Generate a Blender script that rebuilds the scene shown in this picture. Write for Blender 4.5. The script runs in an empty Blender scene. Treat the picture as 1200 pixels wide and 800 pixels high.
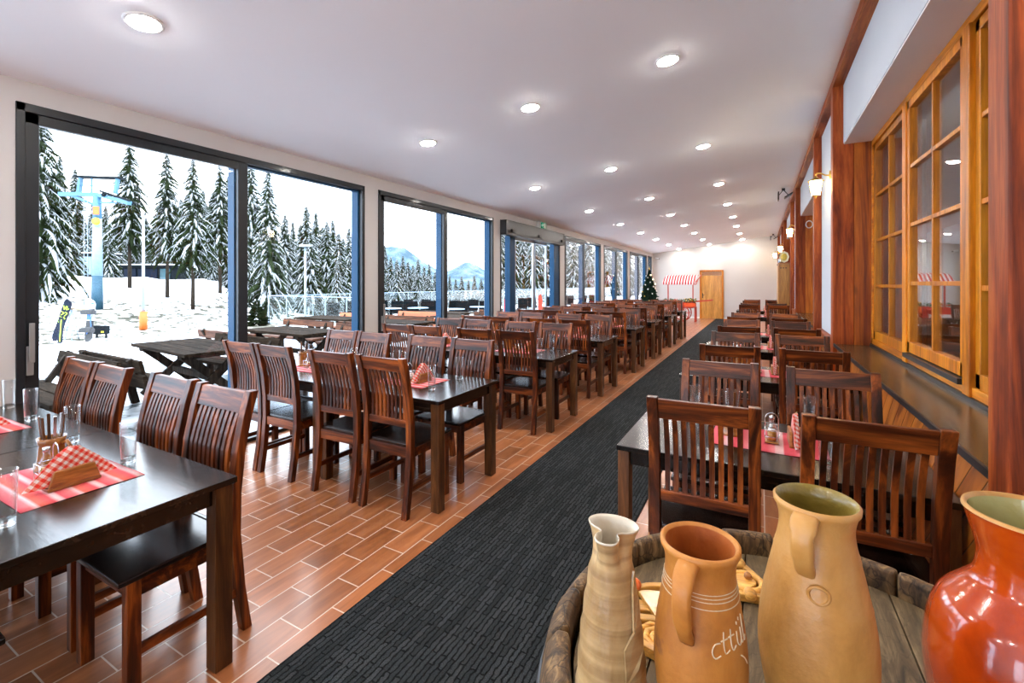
import bpy, bmesh, math, random
from mathutils import Vector, Matrix
from mathutils import noise as mnoise
PI = math.pi
scene = bpy.context.scene
COL = scene.collection
random.seed(7)

# ------------------------------------------------------------------ camera model (also used to read positions off the photo)
F_PX = 533.0
YAW = math.atan(291 / F_PX)
SN, CS = math.sin(YAW), math.cos(YAW)
EYE = 1.55
def at(u, D):
    """x, y of a point on pixel column u at depth D along the optical axis"""
    x = (u - 891) * D * CS / F_PX * (1 / (CS * CS)) * CS * CS
    x = (u - 891) * D / (F_PX / CS)
    return x, (D + x * SN) / CS
def zat(v, D):
    return EYE + (332 - v) * D / F_PX

# ------------------------------------------------------------------ materials
MATS = {}
def new_mat(name):
    m = bpy.data.materials.new(name); m.use_nodes = True
    nt = m.node_tree
    for n in list(nt.nodes): nt.nodes.remove(n)
    out = nt.nodes.new('ShaderNodeOutputMaterial')
    MATS[name] = m
    return m, nt, out
def N(nt, t, **kw):
    n = nt.nodes.new(t)
    for k, v in kw.items():
        if k in n.inputs: n.inputs[k].default_value = v
        else: setattr(n, k, v)
    return n
def L(nt, a, b): nt.links.new(a, b)
def ramp(nt, stops, interp='LINEAR'):
    r = nt.nodes.new('ShaderNodeValToRGB'); cr = r.color_ramp; cr.interpolation = interp
    while len(cr.elements) < len(stops): cr.elements.new(0.5)
    for e, (p, c) in zip(cr.elements, stops):
        e.position = p; e.color = (*c, 1) if len(c) == 3 else c
    return r
def pbsdf(nt, out, color=(.5, .5, .5), rough=.5, metal=0., spec=.5, coat=0., coat_rough=.1):
    b = nt.nodes.new('ShaderNodeBsdfPrincipled')
    b.inputs['Base Color'].default_value = (*color, 1)
    b.inputs['Roughness'].default_value = rough; b.inputs['Metallic'].default_value = metal
    b.inputs['Specular IOR Level'].default_value = spec
    b.inputs['Coat Weight'].default_value = coat; b.inputs['Coat Roughness'].default_value = coat_rough
    L(nt, b.outputs[0], out.inputs[0])
    return b
def plain(name, color, rough=.5, metal=0., spec=.5, coat=0., var=.12, scale=8., bump=0., bscale=60., coat_rough=.1):
    """principled with a gentle procedural mottling of the colour"""
    m, nt, out = new_mat(name)
    b = pbsdf(nt, out, color, rough, metal, spec, coat, coat_rough)
    tc = N(nt, 'ShaderNodeTexCoord')
    nz = N(nt, 'ShaderNodeTexNoise', Scale=scale, Detail=3.0)
    L(nt, tc.outputs['Object'], nz.inputs['Vector'])
    r = ramp(nt, [(.3, tuple(c * (1 - var) for c in color)), (.7, tuple(min(1, c * (1 + var)) for c in color))])
    L(nt, nz.outputs['Fac'], r.inputs[0]); L(nt, r.outputs[0], b.inputs['Base Color'])
    if bump:
        n2 = N(nt, 'ShaderNodeTexNoise', Scale=bscale, Detail=4.0)
        L(nt, tc.outputs['Object'], n2.inputs['Vector'])
        bp = N(nt, 'ShaderNodeBump', Strength=bump, Distance=.01)
        L(nt, n2.outputs['Fac'], bp.inputs['Height']); L(nt, bp.outputs[0], b.inputs['Normal'])
    return m
def wood(name, dark, mid, light, axis='Z', k=14., stretch=.09, rough=.3, coat=.3, knots=True, spec=.5, coat_rough=.12, bump=.12, pos=(.30,.5,.68)):
    m, nt, out = new_mat(name)
    b = pbsdf(nt, out, mid, rough, 0, spec, coat, coat_rough)
    tc = N(nt, 'ShaderNodeTexCoord'); oi = N(nt, 'ShaderNodeObjectInfo')
    sc = N(nt, 'ShaderNodeVectorMath', operation='SCALE'); sc.inputs['Scale'].default_value = 1.0
    mul = N(nt, 'ShaderNodeMath', operation='MULTIPLY'); mul.inputs[1].default_value = 37.0
    L(nt, oi.outputs['Random'], mul.inputs[0])
    cmb = N(nt, 'ShaderNodeCombineXYZ')
    for i in range(3): L(nt, mul.outputs[0], cmb.inputs[i])
    add = N(nt, 'ShaderNodeVectorMath', operation='ADD')
    L(nt, tc.outputs['Object'], add.inputs[0]); L(nt, cmb.outputs[0], add.inputs[1])
    mp = N(nt, 'ShaderNodeMapping')
    s = [1, 1, 1]; s['XYZ'.index(axis)] = stretch
    mp.inputs['Scale'].default_value = s
    L(nt, add.outputs[0], mp.inputs['Vector'])
    n1 = N(nt, 'ShaderNodeTexNoise', Scale=k, Detail=5.0, Roughness=.62, Distortion=1.4)
    L(nt, mp.outputs[0], n1.inputs['Vector'])
    r = ramp(nt, [(pos[0], dark), (pos[1], mid), (pos[2], light)])
    L(nt, n1.outputs['Fac'], r.inputs[0])
    n2 = N(nt, 'ShaderNodeTexNoise', Scale=k * 9, Detail=3.0, Roughness=.6)
    L(nt, mp.outputs[0], n2.inputs['Vector'])
    r2 = ramp(nt, [(.35, (.62, .6, .58)), (.6, (1, 1, 1))])
    L(nt, n2.outputs['Fac'], r2.inputs[0])
    mx = N(nt, 'ShaderNodeMix', data_type='RGBA', blend_type='MULTIPLY'); mx.inputs[0].default_value = .8
    L(nt, r.outputs[0], mx.inputs[6]); L(nt, r2.outputs[0], mx.inputs[7])
    last = mx.outputs[2]
    if knots:
        vo = N(nt, 'ShaderNodeTexVoronoi', Scale=2.3)
        mp2 = N(nt, 'ShaderNodeMapping'); s2 = [1, 1, 1]; s2['XYZ'.index(axis)] = .45
        mp2.inputs['Scale'].default_value = s2
        L(nt, add.outputs[0], mp2.inputs['Vector']); L(nt, mp2.outputs[0], vo.inputs['Vector'])
        rk = ramp(nt, [(.02, (.12, .08, .06)), (.075, (1, 1, 1))])
        L(nt, vo.outputs['Distance'], rk.inputs[0])
        m2 = N(nt, 'ShaderNodeMix', data_type='RGBA', blend_type='MULTIPLY'); m2.inputs[0].default_value = .8
        L(nt, last, m2.inputs[6]); L(nt, rk.outputs[0], m2.inputs[7]); last = m2.outputs[2]
    # every piece of timber a touch lighter or darker
    hv = N(nt, 'ShaderNodeHueSaturation')
    mr = N(nt, 'ShaderNodeMapRange'); mr.inputs['To Min'].default_value = .78; mr.inputs['To Max'].default_value = 1.25
    L(nt, oi.outputs['Random'], mr.inputs['Value']); L(nt, mr.outputs[0], hv.inputs['Value'])
    L(nt, last, hv.inputs['Color']); L(nt, hv.outputs[0], b.inputs['Base Color'])
    bp = N(nt, 'ShaderNodeBump', Strength=bump, Distance=.004)
    L(nt, n2.outputs['Fac'], bp.inputs['Height']); L(nt, bp.outputs[0], b.inputs['Normal'])
    return m
def emit(name, color, strength):
    m, nt, out = new_mat(name)
    e = N(nt, 'ShaderNodeEmission', Strength=strength); e.inputs[0].default_value = (*color, 1)
    L(nt, e.outputs[0], out.inputs[0]); return m
def thin_glass(name, tint=(.96, .98, .97), base=.05, gain=.9, power=4.0):
    m, nt, out = new_mat(name)
    tr = N(nt, 'ShaderNodeBsdfTransparent'); tr.inputs[0].default_value = (*tint, 1)
    gl = N(nt, 'ShaderNodeBsdfGlossy', Roughness=.0); gl.inputs[0].default_value = (1, 1, 1, 1)
    lw = N(nt, 'ShaderNodeLayerWeight', Blend=.5)
    p = N(nt, 'ShaderNodeMath', operation='POWER'); p.inputs[1].default_value = power
    ma = N(nt, 'ShaderNodeMath', operation='MULTIPLY_ADD'); ma.inputs[1].default_value = gain; ma.inputs[2].default_value = base
    L(nt, lw.outputs['Facing'], p.inputs[0]); L(nt, p.outputs[0], ma.inputs[0])
    mx = N(nt, 'ShaderNodeMixShader'); L(nt, ma.outputs[0], mx.inputs[0])
    L(nt, tr.outputs[0], mx.inputs[1]); L(nt, gl.outputs[0], mx.inputs[2]); L(nt, mx.outputs[0], out.inputs[0])
    return m

# chair timber (one grain direction per part)
CD, CM_, CL = (.010, .0024, .0010), (.095, .0185, .0036), (.36, .088, .013)
for ax in 'XYZ': wood('chair_wood_' + ax, CD, CM_, CL, ax, k=11, rough=.36, coat=.0, spec=.38, pos=(.34, .5, .66))
SEAT = wood('seat_wood', (.004, .0022, .0018), (.014, .006, .004), (.035, .013, .007), 'Y', k=9, rough=.2, coat=.0, spec=.5, knots=False, bump=.1)
TD, TM, TL = (.004, .0026, .002), (.012, .007, .0048), (.034, .018, .010)
for ax in 'XYZ': wood('table_wood_' + ax, TD, TM, TL, ax, k=11, rough=.2, coat=.0, spec=.5, knots=False, bump=.05)
wood('table_leg_wood', (.03, .010, .003), (.10, .036, .010), (.21, .082, .024), 'Z', k=12, rough=.36, coat=.0, spec=.4, knots=False)
# right-wall timber
wood('post_wood', (.10, .012, .0015), (.30, .050, .006), (.46, .11, .016), 'Z', k=8, rough=.55, coat=.0, spec=.25)
wood('beam_wood', (.12, .016, .002), (.34, .064, .008), (.50, .135, .022), 'Y', k=8, rough=.52, coat=.0, spec=.3)
wood('panel_wood', (.20, .032, .002), (.50, .115, .006), (.68, .20, .016), 'Z', k=5, rough=.45, coat=.0, spec=.35, pos=(.36,.46,.62))
wood('pine_window_wood', (.34, .085, .002), (.60, .185, .004), (.72, .27, .012), 'Z', k=6, rough=.4, coat=.0, spec=.35, knots=False, bump=.06)
wood('pine_rail_wood', (.34, .085, .002), (.60, .185, .004), (.72, .27, .012), 'Y', k=6, rough=.4, coat=.0, spec=.35, knots=False, bump=.06)
wood('door_wood', (.38, .15, .024), (.60, .28, .052), (.72, .38, .09), 'Z', k=6, rough=.4, coat=.2)
wood('cabinet_wood', (.36, .14, .025), (.56, .25, .045), (.66, .34, .08), 'Z', k=6, rough=.4, coat=.2)
wood('carved_wood', (.42, .17, .025), (.66, .33, .06), (.80, .47, .11), 'X', k=25, rough=.45, coat=.15, knots=False)
wood('outdoor_wood', (.005, .0035, .0022), (.017, .011, .0065), (.045, .031, .021), 'X', k=16, rough=.9, coat=.0, spec=.04, bump=.35)
wood('outdoor_wood_leg', (.008, .006, .005), (.024, .018, .014), (.05, .04, .032), 'Z', k=14, rough=.9, coat=.0, spec=.04, bump=.35)
wood('brown_bench_wood', (.02, .007, .0035), (.075, .026, .011), (.14, .055, .025), 'X', k=12, rough=.6, coat=.0, spec=.15)
wood('orange_bench_wood', (.30, .06, .012), (.46, .10, .018), (.55, .15, .03), 'X', k=10, rough=.55, coat=.1)
wood('holder_wood', (.17, .055, .010), (.34, .125, .022), (.48, .20, .04), 'Y', k=30, rough=.32, coat=.4, knots=False)
plain('white_paint', (.60, .58, .565), .7, var=.015, scale=1.5, bump=.06, bscale=180)
plain('ceiling_paint', (.92, .95, .99), .75, var=.012, scale=1.2, bump=.05, bscale=150)
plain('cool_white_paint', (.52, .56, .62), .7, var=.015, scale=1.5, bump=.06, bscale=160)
plain('grey_soffit_paint', (.84, .83, .83), .7, var=.02, scale=1.5)
plain('anthracite', (.010, .013, .017), .42, .0, .4, .1, var=.08)
plain('daylit_blue_aluminium', (.005, .050, .120), .45, .0, .2, .0, var=.05)  # blue of sky light on dark frames, put into the colour
plain('grey_aluminium', (.32, .34, .36), .3, .8, var=.04)
plain('light_aluminium', (.30, .40, .55), .3, .5, var=.04)
plain('steel', (.55, .55, .55), .22, 1.0, var=.05)
plain('handle_grey', (.30, .29, .28), .4, .3, var=.03)
plain('chrome', (.78, .78, .78), .12, 1.0, var=.03)
plain('brass', (.62, .40, .09), .3, 1.0, var=.08)
plain('black_plastic', (.012, .012, .013), .4, var=.1)
plain('black_rubber', (.02, .02, .022), .7, var=.1)
plain('grey_metal', (.06, .06, .062), .4, .6, var=.06)
plain('white_plastic', (.8, .8, .78), .4, var=.02)
emit('sign_green', (.0, .075, .035), 1.)
plain('counter_top', (.085, .055, .024), .2, 0, .4, .0, var=.18, scale=5, coat_rough=.08)
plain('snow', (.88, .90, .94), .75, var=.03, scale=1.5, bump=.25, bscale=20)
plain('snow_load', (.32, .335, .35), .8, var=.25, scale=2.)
plain('needles', (.012, .019, .006), .9, 0, .08, var=.45, scale=.9)
plain('xmas_needles', (.012, .045, .024), .7, var=.5, scale=22)
plain('bark', (.028, .021, .015), .9, 0, .1, var=.3, scale=4, bump=.5, bscale=12)
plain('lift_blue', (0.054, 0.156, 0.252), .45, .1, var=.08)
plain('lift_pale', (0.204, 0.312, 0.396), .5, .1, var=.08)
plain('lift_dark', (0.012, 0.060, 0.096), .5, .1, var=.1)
plain('galvanised', (0.252, 0.312, 0.360), .4, .5, var=.06)
plain('safety_orange', (0.570, 0.120, 0.012), .55, var=.05)
plain('signal_yellow', (0.540, 0.450, 0.018), .5, var=.05)
plain('lime', (0.330, 0.480, 0.024), .45, var=.15, scale=14)
plain('navy', (.004, .009, .022), .5, 0, .15, var=.2, scale=20)
plain('board_white', (.82, .84, .88), .35, var=.04)
plain('board_blue', (0.030, 0.120, 0.372), .4, var=.1)
plain('cabin_dark', (.005, .008, .010), .7, 0, .1, var=.2)
plain('cabin_tan', (0.276, 0.198, 0.120), .6, var=.12)
plain('cabin_glass', (0.060, 0.120, 0.138), .08, 0, .8, .5, var=.2, scale=.8)
plain('dark_chair', (.002, .004, .005), .7, 0, .06, var=.1)
plain('rock', (.16, .15, .13), .85, var=.35, scale=3)
plain('terracotta_pot', (.28, .26, .2), .8, var=.15)
plain('flower_red', (.75, .03, .012), .5, var=.2)
plain('flower_yellow', (.85, .45, .02), .5, var=.2)
plain('leaf_green', (.035, .10, .012), .55, var=.4, scale=25)
plain('cart_red', (.52, .045, .02), .45, var=.12)
plain('box_orange', (.80, .09, .012), .45, var=.1)
plain('bauble_red', (.6, .02, .015), .15, .5, var=.05)
plain('bauble_gold', (.8, .5, .1), .2, .8, var=.05)
plain('bauble_white', (.85, .85, .82), .3, var=.03)
plain('amber_oil', (.42, .17, .02), .1, 0, .6, .5, var=.1)
plain('plate_cream', (.8, .74, .5), .25, coat=.4, var=.05)
plain('plate_yellow', (.72, .56, .10), .3, coat=.4, var=.25, scale=30)
plain('ornament_orange', (.70, .13, .02), .35, coat=.3, var=.1)
plain('curtain_white', (.80, .80, .78), .8, var=.03)
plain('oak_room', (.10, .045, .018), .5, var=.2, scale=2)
plain('jug_scribble', (.66, .52, .34), .7, var=.08, scale=120)
plain('paper_label', (.7, .6, .4), .7, var=.1)
thin_glass('pane_glass', (.985, .99, .99), .012, .62, 4.0)
thin_glass('pine_glass', (.93, .94, .93), .05, .75, 4.0)
thin_glass('rail_glass', (.95, .985, .98), .02, .5, 4.0)
thin_glass('tumbler_glass', (.95, .965, .97), .03, .75, 2.0)
def clear_glass():
    m, nt, out = new_mat('base_glass')
    g = N(nt, 'ShaderNodeBsdfGlass', Roughness=.0, IOR=1.45); g.inputs[0].default_value = (.95, .97, .96, 1)
    tr = N(nt, 'ShaderNodeBsdfTransparent')
    mx = N(nt, 'ShaderNodeMixShader'); mx.inputs[0].default_value = .65
    L(nt, tr.outputs[0], mx.inputs[1]); L(nt, g.outputs[0], mx.inputs[2]); L(nt, mx.outputs[0], out.inputs[0])
clear_glass()
emit('lamp_disc', (1, .95, .87), 110.)
emit('lantern_bulb', (1, .74, .38), 60.)
emit('lantern_glow', (1, .72, .36), 42.)
emit('string_light', (1, .85, .5), 2.5)

def floor_mat():
    m, nt, out = new_mat('tile_floor')
    b = pbsdf(nt, out, (.4, .15, .06), .28, 0, .5, .15, .15)
    tc = N(nt, 'ShaderNodeTexCoord'); sp = N(nt, 'ShaderNodeSeparateXYZ'); L(nt, tc.outputs['Object'], sp.inputs[0])
    ax = N(nt, 'ShaderNodeMath', operation='ADD'); ax.inputs[1].default_value = 1.80 + .152 * 80
    ay = N(nt, 'ShaderNodeMath', operation='ADD'); ay.inputs[1].default_value = -1.335 + .329 * 40
    L(nt, sp.outputs['X'], ax.inputs[0]); L(nt, sp.outputs['Y'], ay.inputs[0])
    cb = N(nt, 'ShaderNodeCombineXYZ'); L(nt, ay.outputs[0], cb.inputs[0]); L(nt, ax.outputs[0], cb.inputs[1])
    br = N(nt, 'ShaderNodeTexBrick', offset=.5, offset_frequency=2)
    br.inputs['Scale'].default_value = 1; br.inputs['Mortar Size'].default_value = .0032; br.inputs['Mortar Smooth'].default_value = .1
    br.inputs['Brick Width'].default_value = .329; br.inputs['Row Height'].default_value = .152
    br.inputs['Color1'].default_value = (0, 0, 0, 1); br.inputs['Color2'].default_value = (1, 1, 1, 1); br.inputs['Mortar'].default_value = (.5, .5, .5, 1)
    L(nt, cb.outputs[0], br.inputs['Vector'])
    mp = N(nt, 'ShaderNodeMapping'); mp.inputs['Scale'].default_value = (1, .12, 1)
    L(nt, tc.outputs['Object'], mp.inputs['Vector'])
    adv = N(nt, 'ShaderNodeVectorMath', operation='ADD'); L(nt, mp.outputs[0], adv.inputs[0])
    scv = N(nt, 'ShaderNodeVectorMath', operation='SCALE'); scv.inputs['Scale'].default_value = 7.
    L(nt, br.outputs['Color'], scv.inputs[0]); L(nt, scv.outputs[0], adv.inputs[1])
    nz = N(nt, 'ShaderNodeTexNoise', Scale=16., Detail=5., Roughness=.6, Distortion=.6); L(nt, adv.outputs[0], nz.inputs['Vector'])
    r = ramp(nt, [(.28, (.24, .080, .028)), (.5, (.36, .122, .042)), (.72, (.47, .18, .070))]); L(nt, nz.outputs['Fac'], r.inputs[0])
    hv = N(nt, 'ShaderNodeHueSaturation')
    mr = N(nt, 'ShaderNodeMapRange'); mr.inputs['To Min'].default_value = .80; mr.inputs['To Max'].default_value = 1.15
    L(nt, br.outputs['Color'], mr.inputs['Value']); L(nt, mr.outputs[0], hv.inputs['Value']); L(nt, r.outputs[0], hv.inputs['Color'])
    mx = N(nt, 'ShaderNodeMix', data_type='RGBA'); L(nt, br.outputs['Fac'], mx.inputs[0])
    L(nt, hv.outputs[0], mx.inputs[6]); mx.inputs[7].default_value = (.66, .52, .42, 1)
    L(nt, mx.outputs[2], b.inputs['Base Color'])
    inv = N(nt, 'ShaderNodeMath', operation='SUBTRACT'); inv.inputs[0].default_value = 1; L(nt, br.outputs['Fac'], inv.inputs[1])
    bp = N(nt, 'ShaderNodeBump', Strength=.4, Distance=.003); L(nt, inv.outputs[0], bp.inputs['Height']); L(nt, bp.outputs[0], b.inputs['Normal'])
floor_mat()
def carpet_mat():
    m, nt, out = new_mat('carpet')
    b = pbsdf(nt, out, (.03, .032, .034), .95, 0, .15)
    tc = N(nt, 'ShaderNodeTexCoord'); sp = N(nt, 'ShaderNodeSeparateXYZ'); L(nt, tc.outputs['Object'], sp.inputs[0])
    cb = N(nt, 'ShaderNodeCombineXYZ'); L(nt, sp.outputs['Y'], cb.inputs[0]); L(nt, sp.outputs['X'], cb.inputs[1])
    br = N(nt, 'ShaderNodeTexBrick', offset=.37, offset_frequency=2)
    br.inputs['Scale'].default_value = 1; br.inputs['Mortar Size'].default_value = .0045; br.inputs['Mortar Smooth'].default_value = .6
    br.inputs['Brick Width'].default_value = .17; br.inputs['Row Height'].default_value = .0235
    br.inputs['Color1'].default_value = (.016, .018, .019, 1); br.inputs['Color2'].default_value = (.038, .041, .043, 1); br.inputs['Mortar'].default_value = (.004, .0045, .005, 1)
    nz0 = N(nt, 'ShaderNodeTexNoise', Scale=42., Detail=3.)
    L(nt, tc.outputs['Object'], nz0.inputs['Vector'])
    dv = N(nt, 'ShaderNodeVectorMath', operation='SCALE'); dv.inputs['Scale'].default_value = .022; L(nt, nz0.outputs['Color'], dv.inputs[0])
    ad = N(nt, 'ShaderNodeVectorMath', operation='ADD'); L(nt, cb.outputs[0], ad.inputs[0]); L(nt, dv.outputs[0], ad.inputs[1])
    L(nt, ad.outputs[0], br.inputs['Vector'])
    nz = N(nt, 'ShaderNodeTexNoise', Scale=260., Detail=2.); L(nt, tc.outputs['Object'], nz.inputs['Vector'])
    r = ramp(nt, [(.35, (.55, .55, .55)), (.62, (1.25, 1.27, 1.3)), (.74, (2.6, 2.6, 2.6))]); L(nt, nz.outputs['Fac'], r.inputs[0])
    mx = N(nt, 'ShaderNodeMix', data_type='RGBA', blend_type='MULTIPLY'); mx.inputs[0].default_value = 1
    L(nt, br.outputs['Color'], mx.inputs[6]); L(nt, r.outputs[0], mx.inputs[7]); L(nt, mx.outputs[2], b.inputs['Base Color'])
    inv = N(nt, 'ShaderNodeMath', operation='SUBTRACT'); inv.inputs[0].default_value = 1; L(nt, br.outputs['Fac'], inv.inputs[1])
    bp = N(nt, 'ShaderNodeBump', Strength=.9, Distance=.006); L(nt, inv.outputs[0], bp.inputs['Height']); L(nt, bp.outputs[0], b.inputs['Normal'])
carpet_mat()
def diag_mat():
    m, nt, out = new_mat('diagonal_boards')
    b = pbsdf(nt, out, (.4, .12, .03), .4, 0, .5, .25, .12)
    tc = N(nt, 'ShaderNodeTexCoord'); mp = N(nt, 'ShaderNodeMapping'); mp.inputs['Rotation'].default_value = (math.radians(45), 0, 0)
    L(nt, tc.outputs['Object'], mp.inputs['Vector'])
    sp = N(nt, 'ShaderNodeSeparateXYZ'); L(nt, mp.outputs[0], sp.inputs[0])
    d = N(nt, 'ShaderNodeMath', operation='DIVIDE'); d.inputs[1].default_value = .095; L(nt, sp.outputs['Z'], d.inputs[0])
    fr = N(nt, 'ShaderNodeMath', operation='FRACT'); fl = N(nt, 'ShaderNodeMath', operation='FLOOR')
    L(nt, d.outputs[0], fr.inputs[0]); L(nt, d.outputs[0], fl.inputs[0])
    mul = N(nt, 'ShaderNodeMath', operation='MULTIPLY'); mul.inputs[1].default_value = 3.7; L(nt, fl.outputs[0], mul.inputs[0])
    cb = N(nt, 'ShaderNodeCombineXYZ'); L(nt, mul.outputs[0], cb.inputs[0])
    sy = N(nt, 'ShaderNodeMath', operation='MULTIPLY'); sy.inputs[1].default_value = .12; L(nt, sp.outputs['Y'], sy.inputs[0])
    L(nt, sy.outputs[0], cb.inputs[1]); L(nt, sp.outputs['Z'], cb.inputs[2])
    nz = N(nt, 'ShaderNodeTexNoise', Scale=14., Detail=5., Distortion=1.2); L(nt, cb.outputs[0], nz.inputs['Vector'])
    r = ramp(nt, [(.3, (.20, .045, .006)), (.5, (.46, .125, .014)), (.7, (.62, .21, .03))]); L(nt, nz.outputs['Fac'], r.inputs[0])
    g = ramp(nt, [(.0, (.08, .05, .04)), (.05, (1, 1, 1)), (.95, (1, 1, 1)), (1., (.08, .05, .04))]); L(nt, fr.outputs[0], g.inputs[0])
    mx = N(nt, 'ShaderNodeMix', data_type='RGBA', blend_type='MULTIPLY'); mx.inputs[0].default_value = 1
    L(nt, r.outputs[0], mx.inputs[6]); L(nt, g.outputs[0], mx.inputs[7]); L(nt, mx.outputs[2], b.inputs['Base Color'])
    bp = N(nt, 'ShaderNodeBump', Strength=.5, Distance=.005); L(nt, g.outputs[0], bp.inputs['Height']); L(nt, bp.outputs[0], b.inputs['Normal'])
diag_mat()
def stripe_mat(name, axis, period, stops, rough=.85):
    m, nt, out = new_mat(name)
    b = pbsdf(nt, out, (.8, .3, .3), rough, 0, .2)
    tc = N(nt, 'ShaderNodeTexCoord'); sp = N(nt, 'ShaderNodeSeparateXYZ'); L(nt, tc.outputs['Object'], sp.inputs[0])
    d = N(nt, 'ShaderNodeMath', operation='MULTIPLY_ADD'); d.inputs[1].default_value = 1 / period; d.inputs[2].default_value = 20
    L(nt, sp.outputs[axis], d.inputs[0])
    fr = N(nt, 'ShaderNodeMath', operation='FRACT'); L(nt, d.outputs[0], fr.inputs[0])
    r = ramp(nt, stops); L(nt, fr.outputs[0], r.inputs[0])
    nz = N(nt, 'ShaderNodeTexNoise', Scale=240., Detail=2.); L(nt, tc.outputs['Object'], nz.inputs['Vector'])
    mx = N(nt, 'ShaderNodeMix', data_type='RGBA', blend_type='MULTIPLY'); mx.inputs[0].default_value = .35
    L(nt, r.outputs[0], mx.inputs[6]); L(nt, nz.outputs['Fac'], mx.inputs[7]); L(nt, mx.outputs[2], b.inputs['Base Color'])
PK, PW, PR = (.80, .10, .13), (.86, .62, .64), (.80, .16, .12)
stripe_mat('mat_stripes', 'Y', .12, [(0, PR), (.25, PK), (.36, PW), (.44, (.85, .50, .52)), (.5, PK), (.75, (.82, .22, .24)), (.86, PW), (.94, PR), (1, PR)])
stripe_mat('mat_stripes_cross', 'X', .11, [(0, PK), (.28, (.84, .26, .28)), (.33, (.86, .50, .50)), (.6, (.86, .56, .55)), (.66, PK), (1, PK)])
stripe_mat('awning_stripes', 'X', .105, [(0, (.62, .03, .03)), (.48, (.62, .03, .03)), (.52, (.86, .84, .82)), (.97, (.86, .84, .82)), (1, (.62, .03, .03))])
def gingham():
    m, nt, out = new_mat('gingham')
    b = pbsdf(nt, out, (.8, .3, .3), .9, 0, .2)
    tc = N(nt, 'ShaderNodeTexCoord'); sp = N(nt, 'ShaderNodeSeparateXYZ'); L(nt, tc.outputs['Object'], sp.inputs[0])
    outs = []
    for a, c in (('Y', 1), ('Y', -1)):
        z = N(nt, 'ShaderNodeMath', operation='MULTIPLY'); z.inputs[1].default_value = c; L(nt, sp.outputs['Z'], z.inputs[0])
        s = N(nt, 'ShaderNodeMath', operation='ADD'); L(nt, sp.outputs[a], s.inputs[0]); L(nt, z.outputs[0], s.inputs[1])
        d = N(nt, 'ShaderNodeMath', operation='MULTIPLY_ADD'); d.inputs[1].default_value = 1 / .031; d.inputs[2].default_value = 30; L(nt, s.outputs[0], d.inputs[0])
        fr = N(nt, 'ShaderNodeMath', operation='FRACT'); L(nt, d.outputs[0], fr.inputs[0])
        g = N(nt, 'ShaderNodeMath', operation='GREATER_THAN'); g.inputs[1].default_value = .5; L(nt, fr.outputs[0], g.inputs[0]); outs.append(g)
    ad = N(nt, 'ShaderNodeMath', operation='ADD'); L(nt, outs[0].outputs[0], ad.inputs[0]); L(nt, outs[1].outputs[0], ad.inputs[1])
    hf = N(nt, 'ShaderNodeMath', operation='MULTIPLY'); hf.inputs[1].default_value = .5; L(nt, ad.outputs[0], hf.inputs[0])
    r = ramp(nt, [(0, (.88, .80, .77)), (.3, (.82, .30, .24)), (.7, (.76, .05, .03))], 'CONSTANT'); L(nt, hf.outputs[0], r.inputs[0])
    L(nt, r.outputs[0], b.inputs['Base Color'])
gingham()
def clay(name, cols, rough, coat, ring=0., blot=None, k=9., bump=.25, rk=60.):
    m, nt, out = new_mat(name)
    b = pbsdf(nt, out, cols[1], rough, 0, .5, coat, .06)
    tc = N(nt, 'ShaderNodeTexCoord')
    mp = N(nt, 'ShaderNodeMapping'); mp.inputs['Scale'].default_value = (1, 1, .8)
    L(nt, tc.outputs['Object'], mp.inputs['Vector'])
    nz = N(nt, 'ShaderNodeTexNoise', Scale=k, Detail=6., Roughness=.6, Distortion=.5); L(nt, mp.outputs[0], nz.inputs['Vector'])
    r = ramp(nt, [(.3, cols[0]), (.5, cols[1]), (.7, cols[2])]); L(nt, nz.outputs['Fac'], r.inputs[0])
    last = r.outputs[0]
    if ring:
        sp = N(nt, 'ShaderNodeMapping'); sp.inputs['Scale'].default_value = (.35, .35, rk); L(nt, tc.outputs['Object'], sp.inputs['Vector'])
        n3 = N(nt, 'ShaderNodeTexNoise', Scale=1., Detail=3., Distortion=.8); L(nt, sp.outputs[0], n3.inputs['Vector'])
        r3 = ramp(nt, [(.3, (.50, .42, .32)), (.65, (1.05, 1.05, 1.05))]); L(nt, n3.outputs['Fac'], r3.inputs[0])
        mx = N(nt, 'ShaderNodeMix', data_type='RGBA', blend_type='MULTIPLY'); mx.inputs[0].default_value = ring
        L(nt, last, mx.inputs[6]); L(nt, r3.outputs[0], mx.inputs[7]); last = mx.outputs[2]
    if blot:
        n4 = N(nt, 'ShaderNodeTexNoise', Scale=14., Detail=4., Roughness=.55); L(nt, tc.outputs['Object'], n4.inputs['Vector'])
        r4 = ramp(nt, [(.60, (0, 0, 0)), (.67, (.85, .85, .85))]); L(nt, n4.outputs['Fac'], r4.inputs[0])
        mx = N(nt, 'ShaderNodeMix', data_type='RGBA'); L(nt, r4.outputs[0], mx.inputs[0])
        L(nt, last, mx.inputs[6]); mx.inputs[7].default_value = (*blot, 1); last = mx.outputs[2]
    L(nt, last, b.inputs['Base Color'])
    n2 = N(nt, 'ShaderNodeTexNoise', Scale=130., Detail=4.); L(nt, tc.outputs['Object'], n2.inputs['Vector'])
    bp = N(nt, 'ShaderNodeBump', Strength=bump, Distance=.003); L(nt, n2.outputs['Fac'], bp.inputs['Height']); L(nt, bp.outputs[0], b.inputs['Normal'])
clay('cream_glaze', ((.36, .22, .085), (.50, .34, .16), (.62, .48, .29)), .35, .3, ring=.8, rk=55)
clay('pale_glaze', ((.48, .42, .32), (.60, .54, .43), (.70, .65, .55)), .25, .4)
clay('terracotta', ((.30, .095, .010), (.47, .175, .024), (.58, .25, .05)), .6, .12, blot=(.16, .055, .02))
clay('terracotta_inside', ((.28, .06, .006), (.40, .10, .012), (.48, .14, .022)), .6, .1)
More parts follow.
